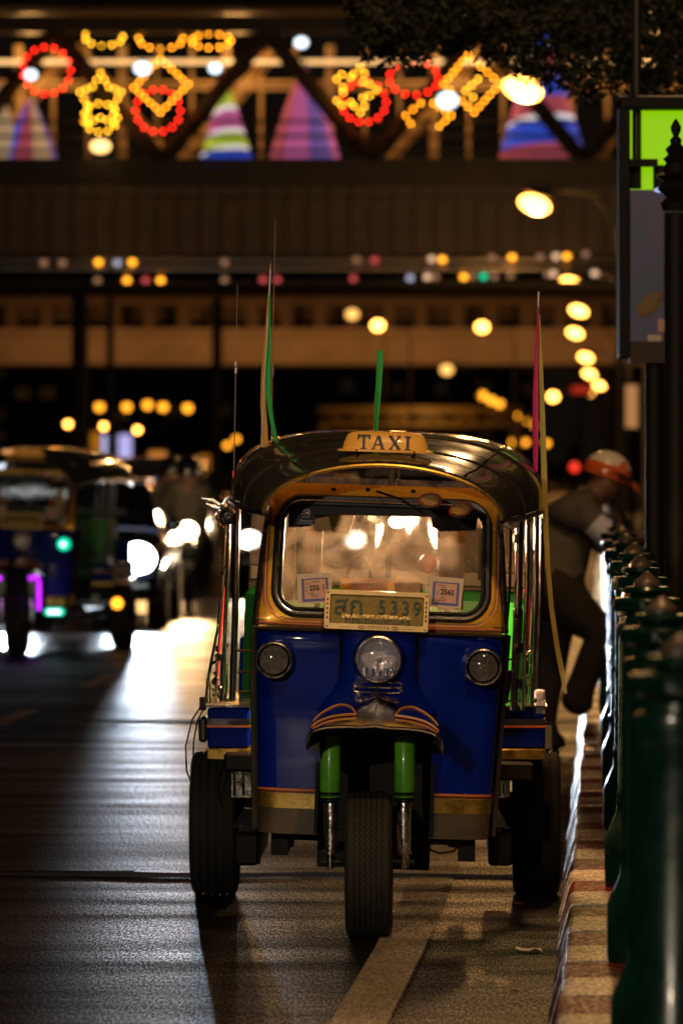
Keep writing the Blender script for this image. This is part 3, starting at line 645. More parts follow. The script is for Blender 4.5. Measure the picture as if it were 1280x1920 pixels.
# traffic signals
for px, py, d, m, lb, top in ((1076, 876, 160, E_RED, 'pole signal glowing red beside the orange helmet', 0),):
    p = P(px, py, d); t = thing('traffic_signal', lb, 'traffic signal', (p.x, d, 0))
    M().ell((0, -.12, p.z), .13, .05, .13, 12, 8).build('lit_lens', m, t); M().box(-.2, .2, -.1, .1, p.z - .25, p.z + .6).build('case', BLACK, t); M().tube([(0, 0, 0), (0, 0, p.z - .25)], .06, 8).build('pole', BLACK, t)
# ------------------------------------------------------------------ the blue tuk-tuk
TX, TY, TYAW = .0927, 20.4, .0188
TK = thing('tuk_tuk', 'blue three wheeled tuk-tuk taxi with gold windscreen surround parked by the kerb', 'tuk-tuk', (TX, TY, 0), -TYAW)
def L(px, py, y):
    'photo pixel, y metres behind the front wheel -> point in the tuk-tuk frame'
    d = TY + y
    return Vector(((px - 640) * d / FPX - TX - TYAW * y, y, CH - (py - HZ) * d / FPX))
BODY = T3(.018, 0, .45) @ Matrix.Rotation(.0332, 4, 'Y') @ T3(0, 0, -.45)     # the body leans towards the kerb
def bpart(k, name, m, parent=TK, **kw): return k.build(name, m, parent, T=BODY, **kw)
def spow(c, n): return math.copysign(abs(c) ** (2 / n), c)

# tyres with zigzag grooves
def tyre(parent, cx, cy, r, w, zig=True):
    prof = [(-.50, .70), (-.52, .80), (-.50, .90), (-.44, .965), (-.36, .985)]
    gro = [-.30, -.18, -.06, .06, .18, .30] if zig else [-.26, -.09, .09, .26]
    pr = [(-.42, .70, 0), (-.5, .76, 0), (-.515, .84, 0), (-.49, .92, 0), (-.43, .97, 0)]
    for g_ in gro:
        hw = .016 if zig else .022
        pr += [(g_ - hw - .004, .992 - .03 * abs(g_), 1), (g_ - hw, .962, 1), (g_ + hw, .962, 1), (g_ + hw + .004, .992 - .03 * abs(g_), 1)]
    pr += [(.43, .97, 0), (.49, .92, 0), (.515, .84, 0), (.5, .76, 0), (.42, .70, 0)]
    n = 150; loops = []
    for i in range(n):
        a = 2 * PI * i / n; zz_ = (.022 if i % 2 else -.022) if zig else .008 * math.sin(a * 30)
        loops.append([(cx + (x + zz_ * f) * w, cy - rr * r * math.cos(a), r - SINK + rr * r * math.sin(a)) for x, rr, f in pr])
    loops.append(loops[0]); k = M(); k.loft(loops, closed=False)
    return k.build('tyre', TYRE, parent, smooth=28)
def wheel(cx, cy, r, w, zig):
    wh = M().lathe([(r * .12, -w * .5), (r * .2, -w * .3), (r * .2, w * .3), (r * .12, w * .5)], 20, T=T3(cx, cy, r) @ Matrix.Rotation(PI / 2, 4, 'Y')).build('wheel', BLACK, TK)
    tyre(wh, cx, cy, r, w, zig)
    M().lathe([(r * .2, -w * .08), (r * .5, -w * .12), (r * .66, -w * .3), (r * .74, -w * .42), (r * .74, w * .42), (r * .66, w * .3), (r * .5, w * .12), (r * .2, w * .08)], 28, T=T3(cx, cy, r) @ Matrix.Rotation(PI / 2, 4, 'Y')).build('rim', CHROME2, wh)
    return wh
SINK = .009
wheel(.003, 0, .258, .158, True)
wheel(-.612, 2.0, .278, .176, False); wheel(.612, 2.0, .278, .176, False)
# mechanicals underneath
ax = M().tube([(-.56, 2.0, .278), (.56, 2.0, .278)], .045, 10).build('rear_axle', BLACK, TK)
M().ell((0, 2.0, .28), .15, .15, .14, 14, 8).build('differential', BLACK, ax)
for s in (-1, 1):
    M().lathe([(.06, -.05), (.135, -.045), (.14, .05), (.06, .055)], 20, T=T3(s * .49, 2.0, .25) @ Matrix.Rotation(PI / 2, 4, 'Y')).build('brake_drum', BLACK, ax)
    M().box(s * .47 - .045, s * .47 + .045, 1.35, 2.5, .15, .27, b=.01).build('leaf_spring', BLACK, ax)
    M().tube([L(532 if s < 0 else 857, 1540, 1.5), L(533 if s < 0 else 857, 1588, 1.5)], [.05, .035], 12).build('red_shock_body', REDM, ax)
fr_ = M().box(-.36, .36, .30, 2.5, .305, .345)
for s in (-1, 1): fr_.box(s * .33 - .03, s * .33 + .03, .3, 2.6, .25, .31)
fr_.box(-.2, .2, .5, .9, .2, .31)
bpart(fr_, 'chassis', BLACK)
M().tube([L(800, 1590, .8), L(822, 1600, .8), L(850, 1596, .8), L(872, 1570, .8)], .004, 5).build('brake_cable', RUB, TK)
M().tube([(-.1, .9, .24), (-.12, 1.5, .2), (-.2, 2.3, .2)], .03, 8).build('exhaust_pipe', CHROME2, TK)

# front cowl: sheet metal with a bow and rounded corners, cut away around the wheel
def bow(x, hw, y0): return y0 + .035 * (x / hw) ** 2
def cowl_row(z, hw, y0, x0, x1, left, right, n=9):
    'points at height z from x0 to x1; left/right add the rounded corner and the side return'
    pts = []; rc = .07
    def corner(sgn):
        c = []
        for q in range(7):
            a = PI / 2 * q / 6
            c.append((sgn * (hw - rc + rc * math.sin(a)), bow(hw - rc, hw, y0) + rc * (1 - math.cos(a)), z))
        c.append((sgn * hw, y0 + .28, z)); return c
    if left: pts += list(reversed(corner(-1)))
    a0 = -(hw - rc) if left else x0; a1 = (hw - rc) if right else x1
    for i in range(n + 1):
        if (left and i == 0) or (right and i == n): continue
        x = a0 + (a1 - a0) * i / n; pts.append((x, bow(x, hw, y0), z))
    if right: pts += corner(1)
    return pts
def cw(z): t = (z - .33) / .73; return .404 + (.436 - .404) * max(0, t)
def cy0(z): return .15 - .012 * math.sin(max(0, min(1, (z - .45) / .6)) * PI) + (.02 * max(0, (z - .98) / .08))
ZC = [.487, .55, .62, .70, .78, .86, .94, .985, 1.005, 1.02, 1.04, 1.056]
def bulge(z): return -.018 * math.exp(-((z - 1.03) / .03) ** 2)
OPEN = .196
k = M()
for s in (-1, 1):
    rows = [cowl_row(z, cw(z), cy0(z) + bulge(z), -.435, -(OPEN if z < .72 else .136) , True, False) if s < 0 else cowl_row(z, cw(z), cy0(z) + bulge(z), (OPEN if z < .72 else .136), .435, False, True) for z in ZC]
    k.shell(rows, .01)
bpart(k, 'front_cowl', BLUE)
cowl = [o for o in COL.objects if o.name == 'front_cowl'][0]
def band(z0, z1, m, name, off):
    for s in (-1, 1):
        rows = [cowl_row(z, cw(z) + off, cy0(z) - off, -.435, -OPEN, True, False) if s < 0 else cowl_row(z, cw(z) + off, cy0(z) - off, OPEN, .435, False, True) for z in (z0, (z0 + z1) / 2, z1)]
        bpart(M().shell(rows, .008 if off < .002 else .0015), name, m, cowl)
band(.478, .486, MAROON, 'maroon_pinstripe', .002); band(.4865, .494, ORANGE, 'orange_pinstripe', .002)
band(.425, .4775, BRASS, 'brass_band', .001); band(.335, .4245, UNDER, 'lower_skirt', .000)
for s in (-1, 1):   # vertical pinstripes and chrome corner strips
    bpart(M().tube([(s * (cw(z) - .008), cy0(z) + .085, z) for z in (.5, .7, .9, 1.05)], .004, 5), 'corner_pinstripe', ORANGE, cowl)
    bpart(M().tube([(s * (cw(z) + .012), cy0(z) + .20, z) for z in (.34, .5, .7, .9, 1.05)], .014, 8), 'corner_strip', UNDER if s < 0 else DCHROME, cowl)
    bpart(M().tube([(s * .137, cy0(z) + bulge(z) - .003, z) for z in (1.056, 1.0, .94, .88)] + [(s * .142, .145, .84), (s * .165, .14, .79), (s * .2, .14, .735)], .0042, 6), 'seam', RUB, cowl)
# wheel well
k = M(); k.box(-OPEN - .01, OPEN + .01, .36, .38, .34, .8); k.box(-OPEN - .012, -OPEN, .15, .38, .34, .76); k.box(OPEN, OPEN + .012, .15, .38, .34, .76); k.box(-OPEN, OPEN, .17, .38, .74, .76)
bpart(k, 'wheel_well', BLACK, cowl)
bpart(M().box(-.40, .40, .225, .245, .62, 1.05), 'bulkhead', BLACK, cowl)
# nose pod
def pod_row(z):
    t = (z - .78) / .28; hw = .132 + .075 * max(0, 1 - t * 2.2) ** 1.5; prot = .055 + .02 * math.sin(min(1, max(0, t)) * PI)
    return [(hw * math.sin(a * PI / 2), .165 - prot * (1 - abs(a) ** 3.2) - .02, z) for a in [-1 + i / 8 for i in range(17)]]
nose = bpart(M().shell([pod_row(z) for z in (.775, .80, .84, .88, .93, .98, 1.02, 1.045, 1.056)], .008), 'nose_pod', BLUE)
def round_lamp(x, z, y, r, name, parent, lensm, bz=PILLAR):
    'a bezel ring, reflector bowl and clear lens facing the camera'
    F = T3(x, y, z) @ Matrix.Rotation(PI / 2, 4, 'X'); DP = .45 if r > .07 else 1
    o = bpart(M().lathe([(r * .98, -.05), (r, -.01), (r * 1.0, .012), (r * .96, .024), (r * .9, .026), (r * .86, .016), (r * .85, .0)], 36, T=F, caps=False), name, bz, parent)
    bpart(M().lathe([(r * .86, .006), (r * .78, -.02 * DP), (r * .55, -.045 * DP), (r * .2, -.058 * DP), (.001, -.06 * DP)], 30, T=F, caps=False), 'reflector', lensm, o)
    bpart(M().lathe([(r * .86, .010), (r * .7, .018), (r * .4, .025), (.001, .027)], 30, T=F, caps=False), 'lens', CLEAR if r > .07 else AMBCLR, o)
    bpart(M().ell((0, 0, -.02), r * .14, r * .14, .03, 10, 6, T=F), 'bulb', LENSC if r > .07 else AMBERM, o)
    return o
hl = round_lamp(.0, .962, .034, .084, 'headlight', TK, LENSC)
k = M()
for q in range(5):
    x = -.048 + .024 * q; k.box(x - .005, x + .005, .022, .034, .905, .932)
bpart(k, 'reflector_facets', LENSC, hl)
bpart(M().lathe([(.094, -.05), (.09, -.02), (.085, .0)], 32, T=T3(0, .05, .962) @ Matrix.Rotation(PI / 2, 4, 'X'), caps=False), 'lamp_bowl', BLUE, hl)
for s in (-1, 1): round_lamp(s * .366, .944, .12, .066, 'side_lamp', TK, mat('smoky_reflector', (.42, .36, .32), .2, .9, .6, bump=.2, bscale=60))
for s in (-1, 1): bpart(M().tube([(s * .366, .16, .944), (s * .366, .12, .944)], .05, 16), 'side_lamp_stalk', CHROME, cowl)
def pody(x, z):
    t = (z - .78) / .28; hw = .132 + .075 * max(0, 1 - t * 2.2) ** 1.5; prot = .055 + .02 * math.sin(min(1, max(0, t)) * PI)
    aa = math.asin(min(1, abs(x) / hw)) / (PI / 2); return .145 - prot * (1 - aa ** 3.2) - .003
# twin oval vents
for z in (.872, .853):
    v = bpart(M().tube([(.085 * math.cos(a), pody(.085 * math.cos(a), z), z + .0088 * (1 if math.sin(a) > 0 else -1) * min(1, abs(math.sin(a)) * 2.2)) for a in [2 * PI * q / 28 for q in range(28)]], .0028, 6, closed=True), 'vent_slot', PILLAR, nose)
bpart(M().tube([(0, .066, .884), (0, .064, .842)], .003, 6), 'vent_bar', CHROME, nose)

# front mudguard: a flared brim over the wheel
def guard(u, s):
    'u -1..1 across, s 0 front lip .. 1 back'
    hw = .232 + .004 * s; n = 4.2 - 2.0 * min(1, s * 1.6)
    zt = .742 + (.836 - .742) * math.sin(min(1, s * 1.15) * PI / 2); ze = .652 - .01 * s
    a = PI / 2 * (1 - abs(u)); x = hw * math.cos(a) ** (2 / n) * (1 if u >= 0 else -1); z = ze + (zt - ze) * math.sin(a) ** (2 / n)
    y = -.33 + .47 * s + .12 * abs(u) ** 6 * (1 - s)
    ridge = .010 * math.exp(-(x / .022) ** 2) * (1 - .5 * s)
    return Vector((x, y - ridge, z + ridge * .6))
US = [-1, -.97, -.92, -.85, -.76, -.66, -.55, -.44, -.33, -.22, -.14, -.08, -.045, -.02, 0, .02, .045, .08, .14, .22, .33, .44, .55, .66, .76, .85, .92, .97, 1]
mg = bpart(M().shell([[guard(u, s) for u in US] for s in (0, .06, .14, .25, .38, .52, .66, .8, 1)], .006), 'mudguard', MGCH, smooth=60)
bpart(M().tube([guard(u, 0) for u in US], .0045, 6), 'lip_bead', CHROME, mg)
for sg in (-1, 1):
    out = []
    for i in range(13):
        t = i / 12; u0 = .07 + .62 * t; lo = .20 - .07 * t; hi = lo + .34 * min(1, t * 2.6) ** .6 * (1 - .25 * t) + .001
        out.append((u0, lo, hi))
    k = M(); rows = []
    for f in (0, .33, .66, 1): rows.append([guard(sg * u, lo + (hi - lo) * f) + Vector((0, -.0025, .0025)) for u, lo, hi in out])
    k.shell(rows, .0008); bpart(k, 'teardrop_panel', BLUE, mg, smooth=60)
    lp = [guard(sg * u, lo) for u, lo, hi in reversed(out)] + [guard(sg * u, hi) for u, lo, hi in out]
    bpart(M().tube([p + Vector((0, -.004, .004)) for p in lp], .0042, 5), 'orange_pinstripe', ORANGE, mg)
    bpart(M().tube([p + Vector((0, -.0075, .0075)) for p in lp], .0018, 5), 'yellow_pinstripe', YELL, mg)
    cl = guard(sg * .9, .3)
# fork
for s in (-1, 1):
    xx = s * .129 - .002 if s < 0 else .127
    fk = M().tube([(xx, -.02, .70), (xx, -.02, .29)], .02, 20).build('fork_leg', BLACK, TK)
    M().lathe([(.034, .502), (.0365, .508), (.0365, .675), (.033, .68), (.033, .69), (.028, .70)], 24, T=T3(xx, -.02, 0)).build('spring_cover', GREENF, fk)
    for q in range(3): M().lathe([(.028, .49 - .011 * q), (.036, .486 - .011 * q), (.036, .483 - .011 * q), (.028, .479 - .011 * q)], 22, T=T3(xx, -.02, .012)).build('bellow_ring', RUB if q != 1 else GREENF, fk)
    M().lathe([(.024, .465), (.0255, .45), (.0235, .30), (.027, .296), (.027, .288), (.02, .286)], 22, T=T3(xx + s * -.002, -.02, 0)).build('slider_tube', PILLAR, fk)
    M().lathe([(.016, .29), (.016, .245), (.012, .238), (.002, .236)], 16, T=T3(xx, -.02, 0)).build('fork_foot', CHROME2, fk)
    M().tube([(xx - .035, -.02, .258), (xx + .035, -.02, .258)], .011, 10).build('axle_nut', BLACK, fk)
M().tube([(-.13, 0, .258), (.13, 0, .258)], .012, 10).build('front_axle', BLACK, TK)
M().box(-.15, .15, -.05, .06, .70, .73, b=.008).build('fork_crown', BLACK, TK)

# windscreen surround (leans back)
def WS(x, z, off=0): return Vector((x, .165 + (z - 1.056) * .28 - off, z))
def rrect(hw0, hw1, z0, z1, r, n=8):
    'rounded trapezoid, half width hw0 at the bottom and hw1 at the top'
    out = []
    for cx, cz, a0 in ((1, z0, -90), (1, z1, 0), (-1, z1, 90), (-1, z0, 180)):
        hw = hw0 if cz == z0 else hw1
        for q in range(n + 1):
            a = R(a0 + 90 * q / n); out.append((cx * (hw - r) + r * math.cos(a), (cz + r if cz == z0 else cz - r) + r * math.sin(a)))
    return out
inner = rrect(.372, .368, 1.108, 1.512, .085)
def outer_of(p):
    x, z = p; s = 1 if x >= 0 else -1
    return p
outs = []
zc_, xm = 1.31, 0
for x, z in inner:
    a = math.atan2((z - zc_) / .202, x / .37)
    ox, oz = math.cos(a), math.sin(a); m_ = max(abs(ox), abs(oz)); ox /= m_; oz /= m_
    zz2 = zc_ + (oz * .252 if oz < 0 else oz * .27)
    hw = .437 - (.437 - .400) * max(0, min(1, (zz2 - 1.06) / .42))
    xx2 = ox * hw
    if oz > .75: zz2 = min(zz2, 1.535 + .07 * (1 - (abs(xx2) / .41) ** 2))
    outs.append((xx2, zz2))
N_ = len(inner)
fl = [[WS(x, z, 0) for x, z in outs], [WS(x * .6 + a * .4, z * .6 + b_ * .4, .012) for (x, z), (a, b_) in zip(outs, inner)], [WS(x, z, .014) for x, z in inner], [WS(x, z, -.02) for x, z in inner], [WS(x, z, -.02) for x, z in outs]]
fl = [f + [f[0]] for f in fl]; fl.append(fl[0])
wf = bpart(M().loft(fl, closed=False), 'windscreen_surround', GOLD, smooth=50)
def wloop(d0, off, top=True):
    return [WS(x, z, off) for x, z in rrect(.372 + d0, .368 + d0, 1.108 - d0, 1.512 + d0, .085 + d0, 10)]
bpart(M().tube(wloop(.002, .016), .0135, 8, closed=True), 'rubber_seal', RUB, wf)
bpart(M().tube(wloop(-.016, .012), .008, 6, closed=True), 'inner_seal', RUB, wf)
bpart(M().tube(wloop(-.006, .026), .0028, 5, closed=True), 'seal_trim', CHROME2, wf)
def ustripe(d0, dz, r, m, n):
    pts = [(-(.374 + d0), 1.46), (-(.376 + d0), 1.3)] + [(x, z) for x, z in [(-(.376 + d0) + .09 - .09 * math.cos(R(q * 15)), 1.105 - dz + .09 - .09 * math.sin(R(q * 15))) for q in range(7)]]
    pts += [(-x, z) for x, z in reversed(pts)]
    bpart(M().tube([WS(x, z, .010) for x, z in pts], r, 5), n, m, wf)
ustripe(.025, .018, .0035, MAROON, 'maroon_pinstripe'); ustripe(.031, .024, .004, ORANGE, 'orange_pinstripe'); ustripe(.037, .030, .002, MAROON, 'outer_pinstripe')
for dz_, r_, m_, n_ in ((1.078, .0028, MAROON, 'lower_pinstripe'), (1.071, .004, ORANGE, 'lower_orange_stripe'), (1.0645, .0028, MAROON, 'base_pinstripe')):
    bpart(M().tube([WS(x, dz_ - .0 + .004 * (abs(x) / .42) ** 4, .008) for x in [-.425 + .085 * q for q in range(11)]], r_, 5), n_, m_, wf)
bpart(M().tube([WS(-.432, 1.06, .004), WS(-.418, 1.25, .006), WS(-.400, 1.46, .006)], .004, 5), 'side_pinstripe', MAROON, wf)
k = M().tube([WS(x, 1.052, .012) for x in [-.435 + .087 * q for q in range(11)]], .007, 8); bpart(k, 'base_bead', BLACK, wf)
# chrome A-pillar covers
for s in (-1, 1):
    k = M().loft([[(s * (a - w), y - .0, z), (s * a, y - .012, z), (s * (a + w), y + .02, z), (s * (a + w * .4), y + .06, z)] for a, w, y, z in ((.437, .014, .165, 1.062), (.428, .013, .20, 1.2), (.418, .012, .235, 1.34), (.405, .010, .275, 1.48))])
    bpart(k, 'pillar_cover', PILLAR)
# glass and what is on it
gl = bpart(M().prism(rrect(.358, .354, 1.122, 1.50, .075), 0, .004), 'windscreen', GLASS)
gl.data.transform(Matrix.Identity(4))
for v in gl.data.vertices:
    q = BODY.inverted() @ v.co; q = WS(q.x, q.z, -.003 - q.y); v.co = BODY @ q
def on_glass(k, off=.005):
    'k holds x, z outlines with y as thickness; laid against the leaning glass'
    k.v = [WS(p.x, p.z, off - p.y) for p in k.v]; return k
bpart(on_glass(M().prism([(-.345, 1.455), (.335, 1.462), (.335, 1.497), (-.335, 1.497)], 0, .001), .002), 'sun_strip', INK, gl)
bpart(on_glass(M().prism([(-.335, 1.408), (-.255, 1.413), (-.25, 1.44), (-.19, 1.452), (-.19, 1.46), (-.335, 1.46)], 0, .002), -.008), 'dark_film', INK, gl)
bpart(on_glass(M().prism([(.165, 1.462), (.172, 1.425), (.2, 1.41), (.325, 1.418), (.33, 1.462)], 0, .002), -.008), 'visor_film', RUB, gl)
st = bpart(on_glass(M().prism([(-.306, 1.418), (-.242, 1.42), (-.242, 1.478), (-.306, 1.476)], 0, .001), .003), 'rider_sticker', INK, gl)
k = M(); cx, cz = -.274, 1.449
def arcpts(c0, c1, rx, rz, a0, a1, n=10): return [(c0 + rx * math.cos(R(a0 + (a1 - a0) * q / n)), 0, c1 + rz * math.sin(R(a0 + (a1 - a0) * q / n))) for q in range(n + 1)]
k.tube(arcpts(cx + .002, cz + .012, .011, .012, -30, 170), .0018, 4); k.ell((cx + .004, 0, cz + .012), .006, .001, .005, 8, 5)
k.tube(arcpts(cx - .004, cz - .002, .014, .012, 30, 150), .0013, 4); k.tube([(cx - .014, 0, cz - .006), (cx - .004, 0, cz + .002), (cx + .004, 0, cz - .006), (cx + .014, 0, cz + .002)], .0013, 4)
k.tube([(cx - .03, 0, cz - .027), (cx + .03, 0, cz - .0255)], .0008, 4)
vs, fs = text_geo('Fronto', .017, .0004, shear=.35); k.add(vs, fs, 0, T3(cx, 0, cz - .017) @ UP)
bpart(on_glass(k, .006), 'sticker_print', WHITEP, st)
def tax_sticker(cx, cz, rot, year, lone):
    Rm = T3(cx, 0, cz) @ Matrix.Rotation(R(rot), 4, 'Y')
    ho = bpart(on_glass(M().prism([(-.062, -.05), (.056, -.05), (.06, .055), (-.06, .055)], 0, .0012, T=Rm), .002), 'plastic_pocket', PAPERW, gl)
    o = bpart(on_glass(M().prism([(-.047, -.043), (.047, -.043), (.047, .038), (-.047, .038)], 0, .001, T=Rm), .0035), 'tax_sticker', PAPERB, gl)
    bpart(on_glass(M().prism([(-.037, -.034), (.038, -.034), (.038, .033), (-.037, .033)], 0, .001, T=Rm), .005), 'pink_field', PAPERP, o)
    k = M(); vs, fs = text_geo(year[0], .024, .0006, bold=.0006); k.add(vs, fs, 0, Rm @ T3(.006 if len(year) == 1 else -.002, 0, .003) @ UP)
    if len(year) > 1: vs, fs = text_geo(year[1], .024, .0006, bold=.0006); k.add(vs, fs, 0, Rm @ T3(.030, 0, .006) @ UP)
    random.seed(len(year))
    for q in range(9):
        x0 = random.uniform(-.033, -.01); ln = random.uniform(.012, .03); z = .026 - .0066 * q
        if -.012 < z < .012 and x0 + ln > -.02: ln = .006; x0 = -.033
        k.box(x0, x0 + ln, -.0003, .0003, z - .0006, z + .0006, T=Rm)
    bpart(on_glass(k, .0072), 'sticker_print', INK, o)
    bpart(on_glass(M().prism([(.024 + .006 * math.cos(2 * PI * q / 12), .024 + .005 * math.sin(2 * PI * q / 12)) for q in range(12)], 0, .0006, T=Rm), .006), 'seal_stamp', PAPERY, o)
tax_sticker(-.232, 1.195, -5, ('256', '1'), True); tax_sticker(.226, 1.196, 2.5, ('2562',), False)
# wiper
bpart(M().tube([WS(-.03, 1.545, .035), WS(.06, 1.52, .035), WS(.135, 1.475, .03)], .0045, 6), 'wiper_arm', BLACK, wf)
for x in (-.18, -.06, .1): bpart(M().ell(tuple(WS(x, 1.55 - .12 * x * x, .012)), .009, .006, .007, 8, 5), 'screw', BLACK, wf)

# number plate
pc = T3(-.012, .075, 1.128) @ Matrix.Rotation(R(.4), 4, 'Y') @ Matrix.Rotation(R(-10), 4, 'X')
pl = bpart(M().box(-.166, .166, 0, .006, -.056, .052, T=pc), 'number_plate', PLATEY)
fo = rrect(.184, .184, -.071, .071, .008, 3); fi = rrect(.160, .160, -.048, .052, .005, 3)
k = M(); ls = [[(x, 0, z) for x, z in fo], [(x * .985, -.009, z * .97) for x, z in fo], [(x * 1.02, -.009, z * 1.03) for x, z in fi], [(x, -.003, z) for x, z in fi], [(x, .004, z) for x, z in fi], [(x, .008, z) for x, z in fo]]
ls = [l + [l[0]] for l in ls]; ls.append(ls[0]); k.loft(ls, closed=False, T=pc)
pf = bpart(k, 'plate_frame', PLATEF, pl, smooth=30)
for x, z in ((-.172, .06), (.172, .06), (-.172, -.06), (.172, -.06)): bpart(M().ell((x, -.009, z), .005, .003, .005, 10, 6, T=pc), 'screw', CHROME2, pf)
k = M()
for s in (-1, 1):
    for q in range(5): k.box(s * .172 - .003, s * .172 + .003, -.0105, -.009, -.03 + q * .016 - .004, -.03 + q * .016 + .004, T=pc)
k.box(-.13, -.075, -.0105, -.009, -.0615, -.0605, T=pc); k.box(.08, .135, -.0105, -.009, -.0615, -.0605, T=pc)
bpart(k, 'frame_slot', MAROON, pf, kind='stuff'); k = M()
vs, fs = text_geo('TOYOTA', .0155, .0008); k.add(vs, fs, 0, pc @ T3(.008, -.0105, -.0605) @ UP @ Matrix.Diagonal((1.25, 1, 1, 1)))
for s in (-1, 1):
    k.tube([pc @ Vector((.008 + s * .058 + .011 * math.cos(2 * PI * q / 14), -.0105, -.0605 + .0055 * math.sin(2 * PI * q / 14))) for q in range(14)], .0009, 4, closed=True)
    k.tube([pc @ Vector((.008 + s * .058 + .004 * math.cos(2 * PI * q / 12), -.0105, -.0605 + .0052 * math.sin(2 * PI * q / 12))) for q in range(12)], .0008, 4, closed=True)
bpart(k, 'frame_lettering', MAROON, pf)
k = M()
for s_, x, sx in (('สก', -.098, 1.0),):
    vs, fs = text_geo(s_, .092, .003); k.add(vs, fs, 0, pc @ T3(x, -.004, .012) @ UP)
for q, c_ in enumerate('5339'):
    vs, fs = text_geo(c_, .072, .003); k.add(vs, fs, 0, pc @ T3(.018 + .041 * q, -.004, .011) @ UP @ Matrix.Diagonal((.86, 1, 1, 1)))
bpart(k, 'plate_lettering', PLATEG, pl, kind='stuff')
k = M(); vs, fs = text_geo('กรุงเทพมหานคร', .030, .002); k.add(vs, fs, 0, pc @ T3(.005, -.003, -.037) @ UP @ Matrix.Diagonal((1.18, 1, 1, 1)))
bpart(k, 'province_lettering', PLATEG, pl)
k = M(); random.seed(2); pts = [(-.12 + .01 * q, -.015 + random.uniform(-.002, .003)) for q in range(25)]; k.prism([(-.12, -.028)] + [(.12, -.026)] + [(x, z) for x, z in reversed(pts)], -.0015, -.0005, T=pc)
bpart(k, 'worn_strip', mat('chipped_gold_film', (.7, .5, .2), .3, .6, bump=.9, bscale=70, var=.5, vscale=60), pl)

# ------------------------------------------------------------------ roof
SEC = [(-.06, .412, 1.462, 1.640, 1.95), (-.045, .425, 1.466, 1.650, 1.98), (.02, .445, 1.468, 1.664, 2.0), (.14, .47, 1.47, 1.676, 2.1), (.26, .495, 1.475, 1.694, 2.3), (.30, .503, 1.478, 1.706, 2.35), (.42, .52, 1.482, 1.722, 2.5), (.56, .538, 1.487, 1.736, 2.65), (.60, .543, 1.488, 1.746, 2.7), (.85, .562, 1.492, 1.758, 2.85), (1.3, .58, 1.495, 1.765, 3), (1.9, .588, 1.49, 1.76, 3), (2.35, .58, 1.48, 1.735, 2.9), (2.55, .565, 1.46, 1.69, 2.6), (2.6, .55, 1.44, 1.63, 2.3)]
def rsec(i, inset=0):
    y, w, ze, zc, n = SEC[i]; out = []
    for q in range(41):
        a = PI - PI * q / 40
        out.append((spow(math.cos(a), n) * (w - inset), y, ze + abs(math.sin(a)) ** (2 / n) * (zc - inset - ze)))
    return out
roof = bpart(M().shell([rsec(i) for i in range(len(SEC))], .012), 'roof', VINYL, smooth=24)
bpart(M().tube([Vector(p) + Vector((0, -.004, -.002)) for p in rsec(0)], .007, 8), 'front_bead', BRASS, roof)
for i in (4, 8): bpart(M().tube([Vector(p) + Vector((0, 0, .002)) for p in rsec(i)], .0045, 6), 'roof_piping', VINYL, roof)
for s in (-1, 1):
    bpart(M().tube([Vector((s * sc[1], sc[0], sc[2] - .004)) for sc in SEC], .011, 8), 'side_gutter', CHROME2, roof)
    q = 11 if s < 0 else 29
    bpart(M().tube([Vector(rsec(i)[q]) + Vector((0, -.001, .003)) for i in range(1, len(SEC))], .0028, 5), 'roof_seam', VINYL, roof)
    bpart(M().tube([(s * (sc[1] - .03), sc[0], sc[2] + .02) for sc in SEC[3:]], .016, 8), 'roof_rail', DCHROME)
bpart(M().shell([[(x, y, z) for x, y, z in rsec(i, .02)] for i in range(3, len(SEC) - 1)], .003), 'headlining', mat('tan_headlining', (.16, .11, .05), .7, var=.2), roof)
# lamps tucked under the visor
for (px, py, rz) in ((806, 938, 0), (863, 955, -14)):
    c = L(px, py, .05); T_ = T3(*c) @ Matrix.Rotation(R(rz), 4, 'Y')
    o = M().loft([[(a * .042 * s, y, b_ * .026 * s) for a, b_ in [(math.cos(2 * PI * q / 10 + .3), math.sin(2 * PI * q / 10 + .3)) for q in range(10)]] for s, y in ((.5, .12), (1.0, .08), (1.05, .0), (.95, -.004))], T=T_).build('visor_lamp', REDM, TK)
    M().loft([[(a * .04 * s, y, b_ * .024 * s) for a, b_ in [(math.cos(2 * PI * q / 8 + .3), math.sin(2 * PI * q / 8 + .3)) for q in range(8)]] for s, y in ((.95, -.005), (.8, -.012))], T=T_).build('amber_lens', AMBERM, o)
